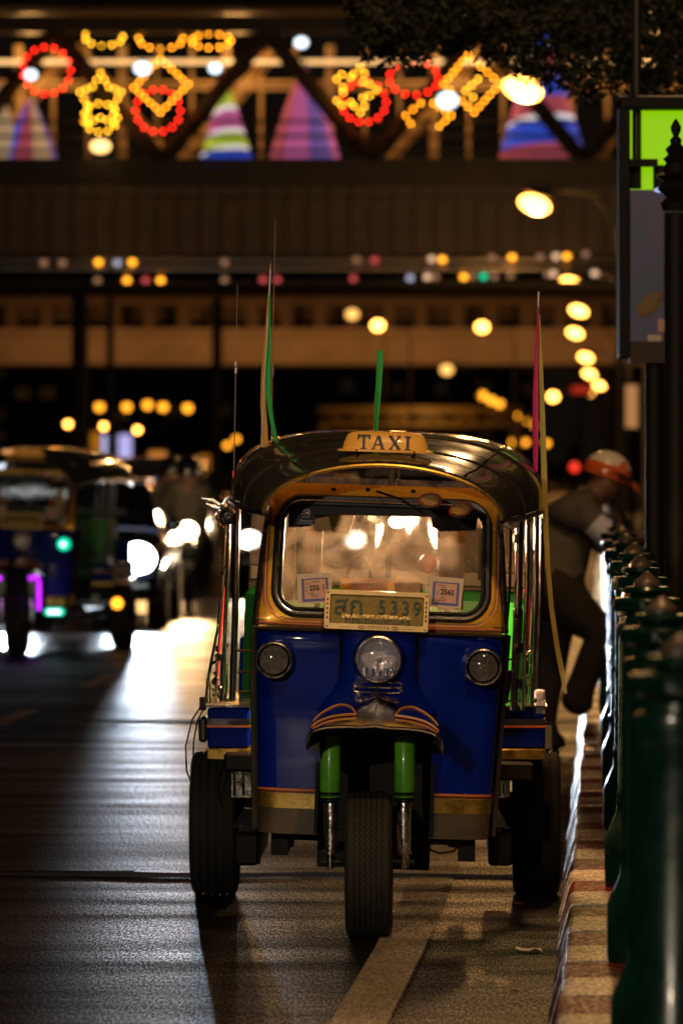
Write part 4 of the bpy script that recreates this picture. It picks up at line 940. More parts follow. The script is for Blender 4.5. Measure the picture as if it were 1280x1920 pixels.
# TAXI sign
T_ = T3(.0, .10, 1.683)
def sig(w, dp, z, n=3): return [(w * spow(math.cos(2 * PI * q / 36), n), dp * spow(math.sin(2 * PI * q / 36), n), z) for q in range(36)]
ts = bpart(M().loft([sig(.168, .07, 0), sig(.168, .07, .006), sig(.15, .056, .010), sig(.146, .052, .03), sig(.135, .044, .058), sig(.118, .034, .068), sig(.09, .02, .072)], T=T_), 'taxi_sign', SIGNY, smooth=35)
def serif(ch):
    k = M(); h = .040; t = .0075
    def bar(x0, z0, x1, z1, w=t): 
        d = Vector((x1 - x0, 0, z1 - z0)); n = Vector((d.z, 0, -d.x)).normalized() * w / 2
        k.prism([(x0 + n.x, z0 + n.z), (x1 + n.x, z1 + n.z), (x1 - n.x, z1 - n.z), (x0 - n.x, z0 - n.z)], 0, .004)
    if ch == 'T': bar(0, 0, 0, h); bar(-.019, h, .019, h, .006); bar(-.017, h, -.017, h - .010, .005); bar(.017, h, .017, h - .010, .005); bar(-.009, 0, .009, 0, .004)
    if ch == 'A': bar(-.014, 0, -.001, h, .0045); bar(.014, 0, .001, h, .009); bar(-.009, .013, .009, .013, .004); bar(-.02, 0, -.008, 0, .004); bar(.007, 0, .021, 0, .004)
    if ch == 'X': bar(-.013, h, .013, 0, .009); bar(.013, h, -.013, 0, .0045); bar(-.019, h, -.006, h, .004); bar(.007, h, .018, h, .004); bar(-.019, 0, -.006, 0, .004); bar(.006, 0, .019, 0, .004)
    if ch == 'I': bar(0, 0, 0, h, .009); bar(-.009, h, .009, h, .004); bar(-.009, 0, .009, 0, .004)
    return k
k = M()
for ch, x in (('T', -.076), ('A', -.026), ('X', .032), ('I', .077)):
    q = serif(ch); k.add([T3(x, -.0575, .011) @ Matrix.Rotation(R(-9), 4, 'X') @ Matrix.Scale(1.16, 4) @ p for p in q.v], q.f)
k.v = [T_ @ p for p in k.v]
bpart(k, 'taxi_lettering', DKBLUE, ts)
k = M().box(-.018, .018, .03, .07, -.045, 0, T=T_)
bpart(k, 'sign_bracket', CHROME2, ts)
for s in (-1, 1): bpart(M().tube([T_ @ Vector((s * .105, .02, 0)), T_ @ Vector((s * .075, .0, -.035))], .004, 6), 'sign_strut', BLACK, ts)
for x in (-.1, .1): bpart(M().ell((x, -.066, .004), .004, .003, .003, 8, 5, T=T_), 'screw', BLACK, ts)

# ------------------------------------------------------------------ cabin, seats, side bodies
bpart(M().box(-.42, .42, .5, .95, .345, .40, b=.01), 'cab_floor', BLACK)
ds = bpart(M().box(-.25, .25, .78, 1.05, .40, .78, b=.03), 'driver_seat', mat('dark_green_vinyl', (.01, .06, .018), .5))
bs = bpart(M().box(-.535, .535, 1.86, 1.96, .62, 1.17, b=.04), 'bench_backrest', GREENV)
bpart(M().box(-.535, .535, 1.45, 1.96, .58, .70, b=.04), 'bench_seat', GREENV)
bpart(M().box(.34, .54, 1.55, 1.84, .72, 1.135, b=.03), 'side_cushion', mat('lit_green_vinyl', (.02, .36, .02), .4))  # brighter green stands for light falling on the right of the seat
bpart(M().box(-.57, .57, 2.5, 2.56, .5, .95, b=.01), 'rear_panel', BLUE)
bpart(M().box(-.57, .57, 1.2, 2.5, .49, .56, b=.01), 'cabin_floor', BLACK)
for s in (-1, 1):
    x0, x1 = (.455, .633) if s > 0 else (-.610, -.455)
    sb = M().box(x0, x1, 1.25, 2.55, .59, .742, b=.008).build('side_body', BLUE, TK, smooth=0)
    M().box(x0 - .003, x1 + .003, 1.246, 2.55, .548, .5895, b=.004).build('brass_band', BRASS, sb)
    M().box(x0 - .0025, x1 + .0025, 1.2462, 2.55, .668, .676).build('orange_pinstripe', ORANGE, sb)
    M().box(x0 - .002, x1 + .002, 1.2466, 2.55, .6767, .70).build('dark_stripe', DCHROME, sb)
    M().box(x0 - .008, x1 + .008, 1.24, 2.56, .7425, .75).build('cap_rail', CHROME2, sb)
    # inner panels between wheel and cowl
    xa, xb = (.43, .505) if s > 0 else (-.53, -.43)
    M().box(xa, xb, 1.3, 1.34, .40, .58, b=.006).build('polished_step_panel', CHROME2, sb)
    for q in range(5 if s > 0 else 3):
        xx = xa + (xb - xa) * (q + .5) / (5 if s > 0 else 3); M().tube([(xx, 1.295, .415), (xx, 1.295, .57)], .005, 6).build('step_rib', CHROME, sb)
    k = M().loft([[(s * .42, .62, .35), (s * .50, .66, .33), (s * .50, .70, .33), (s * .42, .70, .35)], [(s * .40, .62, .40), (s * .455, .66, .405), (s * .455, .70, .405), (s * .40, .70, .40)]]); k.build('step_bracket', CHROME2, sb)
    M().box(s * .44 - .03, s * .44 + .03, .6, 1.3, .325, .345).build('footboard', BLACK, sb)
M().box(.625, .665, 1.30, 1.36, .57, .69, b=.012).build('marker_lamp', CHROME, TK)
mk = M().box(.632, .660, 1.285, 1.30, .585, .675, b=.004).build('marker_lens', mat('pale_lens', (.6, .6, .55), .1, .6, 1), TK)
# chrome uprights
def upright(pts, r, m, name='upright_pole', n=12): return M().tube([L(*p) for p in pts], r, n).build(name, m, TK)
u1 = upright([(446, 930, 1.0), (443, 1050, 1.0), (440, 1180, 1.0), (436, 1314, 1.0)], .0125, DCHROME)
u2 = upright([(430, 940, 1.15), (428, 1050, 1.15), (422, 1180, 1.15), (418, 1314, 1.15)], .008, CHROME)
for (px, y, r, m) in ((968, 1.0, .0150, DCHROME), (984, 1.15, .009, CHROME), (1000, 1.3, .0125, CHROME), (1010, 1.45, .011, DCHROME)):
    u = upright([(px + 5, 955, y), (px + 3, 1100, y), (px - 1, 1200, y), (px - 6, 1332, y)], r, m)
    if px == 968:
        for py in (1010, 1150, 1215, 1282): c = L(px + 2, py, y); M().lathe([(.017, -.018), (.019, -.012), (.019, .012), (.017, .018)], 14, T=T3(*c)).build('pole_clamp', RUB, u)
upright([(497, 945, .6), (500, 1000, .6), (496, 1110, .6)], .003, BLACK, 'thin_wire', 6)
upright([(957, 985, .75), (955, 1100, .75), (948, 1190, .75)], .006, BLACK, 'side_strap', 6)
for py in (1220, 1260, 1298): upright([(446, py, 1.0), (476, py, .9)], .005, BRASS, 'ladder_bar', 6)
for py in (1235, 1275, 1313): upright([(938, py, .9), (975, py + 2, 1.0)], .004, DCHROME, 'ladder_bar', 6)
# left rail, horn, ornament, grab handles
upright([(424, 985, 1.3), (417, 1090, 1.3), (408, 1180, 1.3), (392, 1262, 1.3), (384, 1330, 1.3)], .0055, CHROME2, 'side_rail', 8)
upright([(421, 1100, 1.35), (412, 1200, 1.35), (404, 1300, 1.35)], .007, REDM, 'red_strip', 6)
upright([(423, 1050, 1.28), (428, 1045, 1.28), (430, 1052, 1.28), (424, 1060, 1.28)], .004, CHROME, 'hook', 6)
c = L(420, 1070, 1.27); M().ell(tuple(c), .010, .012, .023, 10, 8, T=T3(*c) @ Matrix.Rotation(R(25), 4, 'Y') @ T3(*(-c))).build('black_lever', RUB, TK)
c = L(428, 968, 1.0); hn = M().lathe([(.012, -.05), (.024, -.02), (.030, .0), (.030, .008), (.026, .012), (.018, .006), (.010, .009), (.001, .006)], 22, T=T3(*c) @ Matrix.Rotation(PI / 2, 4, 'X')).build('horn', RUB, TK)
M().tube([c + Vector((.03 * math.cos(a), -.004, .03 * math.sin(a))) for a in [2 * PI * q / 20 for q in range(20)]], .0035, 6, closed=True).build('horn_ring', CHROME2, hn)
orn = M().tube([L(440, 962, 1.0), L(425, 950, 1.0), L(412, 950, 1.0)], [.012, .014, .008], 8).build('winged_ornament', PILLAR, TK)
for a, b_, c_ in (((415, 948), (398, 938), (378, 934)), ((414, 953), (400, 950), (386, 944)), ((414, 958), (405, 965), (398, 976)), ((420, 945), (424, 935), (432, 930))):
    M().tube([L(*a, 1.0), L(*b_, 1.0), L(*c_, 1.0)], [.009, .007, .002], 6, flat=.5).build('feather', PILLAR, orn)
for px, py in ((412, 985), (418, 990), (410, 962), (408, 972)): M().ell(tuple(L(px, py, .98)), .007, .007, .009, 8, 6).build('stud', CHROME, orn)
upright([(440, 936, .95), (458, 942, .6), (486, 952, .2)], .009, CHROME2, 'roof_bracket', 8)
upright([(990, 942, .9), (965, 958, .5), (945, 972, .2)], .009, CHROME2, 'roof_bracket', 8)
c = L(957, 978, .3); M().lathe([(.002, .008), (.024, .006), (.029, 0), (.029, -.008)], 22, T=T3(*c) @ Matrix.Rotation(PI / 2, 4, 'X')).build('round_reflector', mat('milky_reflector', (.40, .31, .22), .25, .3, .6), TK)
c = L(1017, 957, 1.3); M().ell(tuple(c), .009, .02, .030, 10, 8).build('white_marker', mat('white_marker_lens', (.75, .72, .66), .15, .2, 1, emit=(1, .8, .6), es=.35), TK)
# grab-handle cluster, left
random.seed(11)
gh = upright([(393, 1262, 1.2), (396, 1245, 1.2), (412, 1238, 1.2), (424, 1246, 1.2), (424, 1312, 1.2)], .006, CHROME, 'grab_handle', 8)
for q in range(16):
    p = L(random.uniform(398, 426), random.uniform(1262, 1312), 1.2 + random.uniform(-.05, .05)); s = random.uniform(.005, .010)
    M().ell(tuple(p), s, s, s * 1.4, 8, 6).build('chrome_bead', CHROME if q % 3 else RUB, gh)
for q in range(10):
    p = L(random.uniform(404, 432), random.uniform(1206, 1236), 1.25); s = random.uniform(.006, .012); M().ell(tuple(p), s, s, s, 8, 6).build('dark_bead', BLACK, gh)
for a, b_ in (((388, 1272), (388, 1318)), ((394, 1280), (394, 1318)), ((406, 1225), (405, 1316)), ((415, 1230), (414, 1316))): upright([(*a, 1.2), (*b_, 1.2)], .0045, CHROME, 'handle_rod', 6)
gr_ = upright([(984, 1230, 1.15), (992, 1222, 1.15), (1000, 1228, 1.15), (1001, 1255, 1.15), (996, 1270, 1.15), (996, 1320, 1.15)], .006, CHROME, 'grab_handle', 8)
for q in range(9): p = L(random.uniform(978, 1004), random.uniform(1225, 1325), 1.15); s = random.uniform(.004, .008); M().ell(tuple(p), s, s, s * 1.5, 8, 6).build('chrome_bead', CHROME, gr_)
k = M(); c = L(1010, 1318, 1.25); k.box(c.x - .018, c.x + .022, c.y, c.y + .02, c.z - .045, c.z + .05, b=.006); k.build('clear_lamp', LENSC, TK)
upright([(942, 1262, .95), (952, 1258, .95), (948, 1290, .95), (944, 1318, .95)], .016, RUB, 'corrugated_hose', 10)
upright([(985, 1105, 1.5), (990, 1130, 1.5), (988, 1190, 1.5), (984, 1240, 1.5)], .010, RIBP, 'pink_strip', 6)
M().box(-.645, -.612, 1.28, 1.36, .61, .705, b=.01).build('black_indicator', RUB, TK)
for pts in ([(378, 1322), (360, 1350), (348, 1400), (350, 1445), (362, 1478)], [(384, 1325), (370, 1352), (363, 1390), (362, 1430)]):
    upright([(*p, 1.3) for p in pts], .0032, RUB, 'cable_loop', 6)
c = L(380, 1322, 1.3); M().box(c.x - .012, c.x + .012, c.y - .01, c.y + .01, c.z - .02, c.z + .03, b=.003).build('cable_clip', BLACK, TK)
# cabin lamp (lit) and dusty rear curtain
cl_ = bpart(M().ell((.04, 1.2, 1.43), .035, .035, .025, 14, 8), 'cabin_lamp', glow_mat('cabin_lamp_glow', (1, .72, .45), 9), TK)
bpart(M().tube([(.04, 1.2, 1.45), (.04, 1.2, 1.73)], .006, 6), 'lamp_cord', BLACK, cl_)
ll = bpy.data.lights.new('cabin_lamp_light', 'POINT'); ll.energy = CABIN_P; ll.color = (1, .54, .25); ll.shadow_soft_size = .05
lo_ = bpy.data.objects.new('cabin_lamp_light', ll); COL.objects.link(lo_); lo_.parent = TK; lo_.location = BODY @ Vector((.04, 1.2, 1.38))
bpart(M().shell([[(x, 2.44 + .012 * math.sin(x * 23) * (1 - f), .98 + .6 * f) for x in [-.54 + .045 * q for q in range(25)]] for f in (0, .33, .66, 1)], .003), 'rear_curtain', CURT)
bpart(M().box(-.54, .54, 2.40, 2.43, 1.17, 1.235, b=.008), 'rear_rail', UNDER)
for x in (-.33, .0, .36): bpart(M().tube([(x, 2.40, 1.2), (x, 2.40, 1.70)], .012, 8), 'rear_hoop', BLACK)
# things seen through the windscreen
bpart(M().tube([(-.26, .62, 1.05), (-.22, .55, 1.16), (-.12, .5, 1.14), (-.05, .46, 1.06)], .010, 8), 'handlebar', BLACK)
bpart(M().tube([(.05, .46, 1.06), (.12, .5, 1.14), (.22, .55, 1.16), (.26, .62, 1.05)], .010, 8), 'handlebar', BLACK)
bpart(M().tube([(-.09 + .045 * math.cos(a), .9, 1.19 + .11 * math.sin(a)) for a in [PI * q / 12 for q in range(13)]], .008, 6), 'seat_hoop', BLACK)
bpart(M().box(.20, .29, .50, .506, 1.13, 1.42), 'notice_sheet', PAPERW)
bpart(M().box(-.36, -.35, .6, .9, 1.1, 1.42), 'clear_side_curtain', CLEAR)
for x, m, w in ((-.335, PAPERW, .018), (-.30, mat('teal_cloth', (.02, .14, .10), .7), .014), (-.265, mat('rust_cloth', (.38, .08, .01), .7), .022), (-.235, BLACK, .014)):
    bpart(M().box(x - w, x + w, .62, .66, 1.14, 1.40, b=.006), 'hanging_cloth', m)
bpart(M().ell((.158, .6, 1.29), .033, .03, .036, 14, 10), 'red_charm', REDM)
bpart(M().tube([(-.065, .45, 1.5), (-.063, .45, 1.435)], .0015, 5), 'charm_cord', BLACK); bpart(M().ell((-.063, .45, 1.43), .008, .008, .009, 8, 6), 'hanging_charm', BLACK)
bpart(M().loft([[(-.20, .45, 1.46), (-.1, .45, 1.475), (-.1, .48, 1.475), (-.2, .48, 1.46)], [(-.185, .45, 1.39), (-.125, .45, 1.39), (-.125, .48, 1.39), (-.185, .48, 1.39)]]), 'mirror_back', BLACK)
bpart(M().box(-.36, .36, .2, .5, 1.075, 1.10, b=.01), 'dashboard', MAROON)
TKD = []
def card(x0, x1, z0, z1, y, m, label):
    k = M(); k.prism([(x0, z0), (x1, z0), (x1, z1 - .008), (x1 - .008, z1), (x0 + .008, z1), (x0, z1 - .008)], y, y + .006)
    o = k.build('card', m, None, T=Matrix.Translation((TX, TY, 0)) @ Matrix.Rotation(-TYAW, 4, 'Z') @ BODY); tag(o, label, 'card', 'cards standing on the dashboard')
card(-.148, -.095, 1.10, 1.236, .34, CARDY, 'yellow card standing at the left of the cards behind the number plate')
card(-.105, .02, 1.10, 1.238, .325, CARDP, 'wide pale pink card propped on the dashboard, middle of the cards')
card(.02, .055, 1.10, 1.226, .36, CARDY, 'narrow yellow card between the two pale cards on the dashboard')
card(.045, .135, 1.10, 1.245, .33, CARDW, 'cream rounded card at the right of the dashboard cards')

# ------------------------------------------------------------------ aerials, poles and ribbons
an = M().lathe([(.011, 0), (.012, .004), (.012, .058), (.009, .062), (.006, .066), (.0055, .12), (.002, .125)], 14, T=T3(*L(437, 945, 1.0))).build('whip_aerial', mat('maroon_anodised', (.16, .015, .03), .25, .7), TK)
M().tube([L(438, 905, 1.0), L(440, 800, 1.0), L(442, 690, 1.0)], .0022, 6).build('lower_whip', POLEW, an)
M().lathe([(.003, -.022), (.0065, -.02), (.0065, -.002), (.005, 0), (.0065, .002), (.0065, .02), (.003, .026)], 12, T=T3(*L(442, 690, 1.0))).build('coil', POLEW, an)
M().tube([L(442, 678, 1.0), L(443.5, 610, 1.0), L(445, 533, 1.0)], [.0016, .0013, .0009], 6).build('upper_whip', POLEW, an)
an2 = M().tube([L(509, 830, 2.5), L(510, 700, 2.5), L(513, 560, 2.5), L(516, 415, 2.5)], [.003, .003, .0022, .0015], 6).build('rear_aerial', mat('tan_aerial', (.35, .22, .15), .5), TK)
M().ell(tuple(L(511, 695, 2.5)), .007, .007, .03, 8, 6).build('coil', POLEW, an2)
fp = M().tube([L(490, 845, .85), L(495, 720, .85), L(502, 610, .85), L(507, 503, .85)], [.0055, .0055, .005, .0045], 10).build('ribbon_pole', POLEW, TK)
M().lathe([(.005, 0), (.007, .005), (.004, .012), (.006, .02), (.001, .028)], 10, T=T3(*L(507, 503, .85))).build('pole_tip', BRASS, fp)
def ribbon(pts, w, m, y, name, parent):
    rows = []
    for (px, py, wf_, tw) in pts:
        c = L(px, py, y); rows.append([c + Vector((math.cos(tw) * w * wf_ * (q - 1), math.sin(tw) * w * wf_ * (q - 1) + .004 * (q == 1), 0)) for q in range(3)])
    return M().shell(rows, .0008).build(name, m, parent, smooth=70)
ribbon([(503, 560, .25, 0), (498, 640, .6, .2), (494, 700, .8, .3), (493, 760, .9, .1), (496, 800, 1, 0), (497, 838, 1.1, 0)], .011, RIBY, .845, 'gold_ribbon', fp)
ribbon([(506, 550, .2, 0), (505, 640, .55, .4), (502, 690, 1, .1), (503, 740, .95, 0), (509, 785, .85, -.2), (519, 832, .7, 0)], .0105, RIBG, .84, 'green_ribbon', fp)
cp = M().tube([L(704, 815, .5), L(706, 770, .5), L(709, 700, .5), L(712, 655, .5)], [.0045, .004, .004, .004], 8).build('ribbon_stick', BRASS, TK)
ribbon([(712.5, 657, 1, 0), (711.5, 690, 1, .1), (709, 735, .95, .2), (707, 770, .8, .5), (704.5, 812, .5, .3)], .011, RIBG, .492, 'green_ribbon', cp)
ribbon([(708, 665, .5, 0), (706, 720, .5, .3), (702, 765, .6, .6), (702, 805, .7, .6)], .0075, mat('olive_ribbon', (.3, .36, .03), .6), .495, 'olive_ribbon', cp)
rp = M().tube([L(1001, 890, 1.0), L(1004, 760, 1.0), L(1007, 640, 1.0), L(1009, 545, 1.0)], [.007, .0065, .0055, .005], 10).build('ribbon_pole', POLEW, TK)
M().lathe([(.004, 0), (.006, .004), (.004, .014), (.001, .024)], 10, T=T3(*L(1009, 548, 1.0))).build('pole_tip', BLACK, rp)
ribbon([(1008, 575, .2, 0), (1005, 660, .6, .1), (1003, 740, 1, 0), (1003, 810, 1.05, .2), (1003, 885, .8, .4)], .0105, RIBP, .985, 'pink_ribbon', rp)
ribbon([(1011, 590, .15, 0), (1013, 680, .7, .2), (1016, 780, .95, 0), (1019, 880, 1.05, .1), (1022, 980, .95, .1), (1026, 1060, .85, 0), (1033, 1140, .85, .2), (1043, 1210, .9, .1), (1053, 1262, .9, 0), (1060, 1300, .45, 0)], .0105, RIBK, .95, 'khaki_ribbon', rp)
# ------------------------------------------------------------------ roadside panel and lamp post at right
DK = 27.0
kp = thing('advert_panel', 'tall roadside panel on dark posts with green lit screen above a bluish poster', 'advert panel', (0, DK, 0))
def KX(px): return (px - 640) * DK / FPX
def KZ(py): return CH - (py - HZ) * DK / FPX
M().box(KX(1160), KX(1180), -.03, .25, KZ(672), KZ(182), b=.006).build('frame_side', BLACK, kp)
M().box(KX(1160), KX(1420), -.035, .25, KZ(204), KZ(180), b=.006).build('frame_top', BLACK, kp)
M().box(KX(1179), KX(1420), .14, .22, KZ(352), KZ(204)).build('lit_screen', glow_mat('green_screen', (.30, .68, .0), .85), kp)
M().box(KX(1180), KX(1232), -.01, .06, KZ(312), KZ(298)).build('screen_bar', BLACK, kp)
M().box(KX(1226), KX(1300), .08, .13, KZ(352), KZ(308)).build('screen_blank', BLACK, kp)
M().box(KX(1176), KX(1200), .08, .13, KZ(352), KZ(300)).build('screen_blank', BLACK, kp)
def poster_mat():
    m = mat('faded_poster', (.1, .1, .18), .35, 0, .3); nt = m.node_tree; b = nt.nodes['Principled BSDF']
    tc = nt.nodes.new('ShaderNodeTexCoord'); n = nt.nodes.new('ShaderNodeTexNoise'); n.inputs['Scale'].default_value = 3.2; n.inputs['Detail'].default_value = 3
    cr = nt.nodes.new('ShaderNodeValToRGB'); e = cr.color_ramp.elements
    e[0].position = .3; e[0].color = (.03, .06, .08, 1); e[1].position = .7; e[1].color = (.10, .06, .05, 1); x = e.new(.5); x.color = (.07, .055, .11, 1)
    nt.links.new(tc.outputs['Object'], n.inputs[0]); nt.links.new(n.outputs[0], cr.inputs[0]); nt.links.new(cr.outputs[0], b.inputs['Base Color'])
    nt.links.new(cr.outputs[0], b.inputs['Emission Color']); b.inputs['Emission Strength'].default_value = .15
    return m
po = M().box(KX(1180), KX(1243), -.012, .1, KZ(640), KZ(356)).build('poster', poster_mat(), kp)
M().box(KX(1180), KX(1280), -.02, .12, KZ(680), KZ(640)).build('poster_sill', mat('dark_maroon_sill', (.03, .012, .01), .6), kp)
k = M(); cx, cz = KX(1218), KZ(570)
k.ell((cx, -.016, cz), .045, .004, .04, 12, 6); k.ell((cx - .03, -.016, cz - .03), .04, .004, .03, 12, 6); k.ell((cx + .03, -.016, cz + .035), .03, .004, .025, 12, 6)
k.build('poster_print', mat('tan_print', (.25, .15, .07), .6), po)
M().box(KX(1213), KX(1238), -.018, -.012, KZ(650), KZ(628)).build('white_notice', PAPERW, po); M().box(KX(1232), KX(1246), -.018, -.012, KZ(622), KZ(598), T=None).build('pink_notice', PAPERP, po)
M().box(KX(1244), KX(1420), -.03, .2, KZ(900), KZ(352)).build('dark_side_board', mat('navy_board', (.012, .014, .022), .3), kp)
for px in (1228, 1262): M().tube([(KX(px), .08, .15), (KX(px), .08, KZ(675))], .045, 10).build('post', BLACK, kp)
M().ell((KX(1236), -.035, KZ(357)), .03, .01, .012, 10, 6).build('small_lamp', glow_mat('blue_white_dot', (.5, .55, 1), .9), kp)
lp_ = thing('ornate_lamp_post', 'black tiered finial lamp post standing before the green screen', 'lamp post', ((1266 - 640) * 24.5 / FPX, 24.5, .15))
def LZ(py): return CH - .15 - (py - HZ) * 24.5 / FPX
M().lathe([(.09, 0), (.09, .3), (.05, .35), (.045, LZ(400))], 14).build('pole', BLACK, lp_)
pr = []; py = 400
for w, y in ((.10, 395), (.12, 380), (.07, 372), (.14, 355), (.09, 340), (.16, 330), (.10, 322), (.075, 305), (.10, 298), (.06, 290), (.08, 280), (.04, 270), (.045, 262), (.02, 255), (.038, 245), (.04, 238), (.02, 228), (.002, 222)): pr.append((w * .55, LZ(y)))
M().lathe(pr, 16).build('finial', BLACK, lp_)
M().tube([(KX(1195), .11, KZ(352)), (KX(1195), .11, 4.4)], .022, 10).build('mast', STEEL, kp)

# ------------------------------------------------------------------ tree overhanging from the right
tree = thing('roadside_tree', 'dark leafy tree leaning in from the right above the bridge lights', 'tree', (2.75, 32, .15))
k = M(); base = Vector((2.75, 32, .15))
k.tube([(0, 0, 0), (-.05, 0, 1.2), (-.08, .05, 2.4), (-.15, 0, 3.4), (-.3, 0, 4.6)], [.16, .13, .12, .10, .06], 10)
limbs = [[(-.15, 0, 3.3), (-.7, -.2, 4.0), (-1.3, -.3, 4.3), (-2.0, -.2, 4.35), (-2.6, 0, 4.25)], [(-.2, 0, 3.8), (-.6, .5, 4.3), (-1.1, .8, 4.4), (-1.7, .7, 4.3)], [(-.25, 0, 4.2), (0, -.6, 4.7), (.5, -.9, 4.9)], [(-.3, 0, 4.5), (-.9, .1, 4.9), (-1.9, 0, 5.0)], [(-.1, 0, 3.0), (-.5, -.5, 3.7), (-.75, -.6, 4.0)]]
for l_ in limbs: k.tube(l_, [.06 * (1 - i / len(l_)) + .008 for i in range(len(l_))], 7)
k.build('trunk', BARK, tree)
random.seed(21); lv = M()
clumps = []
for px, py, rx, rz, n in ((700, 20, 60, 55, 420), (735, 75, 45, 45, 330), (690, 90, 20, 22, 70), (790, 40, 70, 50, 420), (780, 100, 40, 36, 190), (870, 30, 70, 45, 400), (850, 75, 50, 25, 160), (940, 40, 60, 50, 420), (920, 88, 30, 30, 150), (1000, 70, 50, 55, 420), (985, 120, 36, 30, 170), (1040, 120, 45, 45, 360), (1090, 70, 60, 70, 560), (1100, 150, 50, 40, 300), (1160, 60, 60, 80, 620), (1180, 130, 50, 45, 340), (1240, 60, 60, 90, 640), (1225, 175, 20, 40, 90), (1262, 150, 30, 40, 200), (1300, 100, 60, 90, 500), (1000, 10, 300, 40, 1500), (830, -30, 200, 40, 900), (1180, -40, 200, 60, 1000)):
    d = 32 + random.uniform(-1.2, 1.2); c = P(px, py, d); s = d / FPX
    clumps.append((c, rx * s, rz * s, n))
for c, rx, rz, n in clumps:
    for q in range(n):
        while True:
            v = Vector((random.uniform(-1, 1), random.uniform(-1, 1), random.uniform(-1, 1)))
            if v.length < 1: break
        p = c + Vector((v.x * rx, v.y * .45, v.z * rz)) - base
        s = random.uniform(.018, .034); a = Vector((random.uniform(-1, 1), random.uniform(-1, 1), random.uniform(-1, .3))).normalized(); b_ = a.orthogonal().normalized(); b_ = Matrix.Rotation(random.uniform(0, 6.28), 3, a) @ b_
        lv.add([p, p + a * s + b_ * s * .42, p + a * s * 2.1, p + a * s - b_ * s * .42], [(0, 1, 2, 3)])
cr_ = lv.build('crown', LEAF, tree, smooth=0); cr_['kind'] = 'stuff'

# ------------------------------------------------------------------ a second tuk-tuk, far left
map_children()
D50 = 50.0
c2 = copy_tree(TK, None, skip=('plate_lettering', 'province_lettering', 'frame_lettering', 'sticker_print', 'taxi_lettering', 'chrome_bead', 'dark_bead', 'green_ribbon', 'gold_ribbon', 'pink_ribbon', 'khaki_ribbon', 'olive_ribbon', 'ribbon_pole', 'ribbon_stick', 'rear_aerial', 'whip_aerial', 'cable_loop', 'rider_sticker', 'cabin_lamp', 'cabin_lamp_light', 'rear_curtain'))
c2.location = ((33 - 640) * D50 / FPX, D50, 0); c2.rotation_euler = (0, 0, -.11)
tag(c2, 'blurred dark tuk-tuk at far left with purple and green neon tubes round its front wheel', 'tuk-tuk')
for o in [o for o in COL.objects if o.parent is c2 and o.name.startswith('side_lamp')]:
    pass
tl = M().ell((.385, .08, .93), .052, .02, .052, 14, 8).build('teal_side_light', E_TEAL, c2)
M().ell((.385, .055, .93), .02, .01, .02, 10, 6).build('white_core', E_WHITE, tl)
for s in (-1, 1):
    M().tube([(s * .12, -.12, .64), (s * .19, -.1, .66), (s * .20, -.08, .60), (s * .20, -.08, .37)], .017, 8).build('purple_neon_tube', E_PUR, c2)
gb = M().box(.235, .40, .0, .03, .325, .385, b=.02).build('green_bar_light', E_TEAL, c2); M().box(.265, .37, -.012, 0, .34, .37, b=.005).build('white_core', E_WHITE, gb)
M().ell((.68, 1.2, .40), .05, .03, .05, 10, 8).build('amber_marker', E_AMB, c2)
M().box(-.14, .14, .06, .09, 1.70, 1.74).build('lit_sign_face', glow_mat('taxi_sign_far', (1, .42, .12), .7), c2)
M().ell((.19, -.05, .70), .03, .02, .03, 10, 6).build('pale_front_dot', glow_mat('pale_dot', (.8, .75, .6), .6), c2)

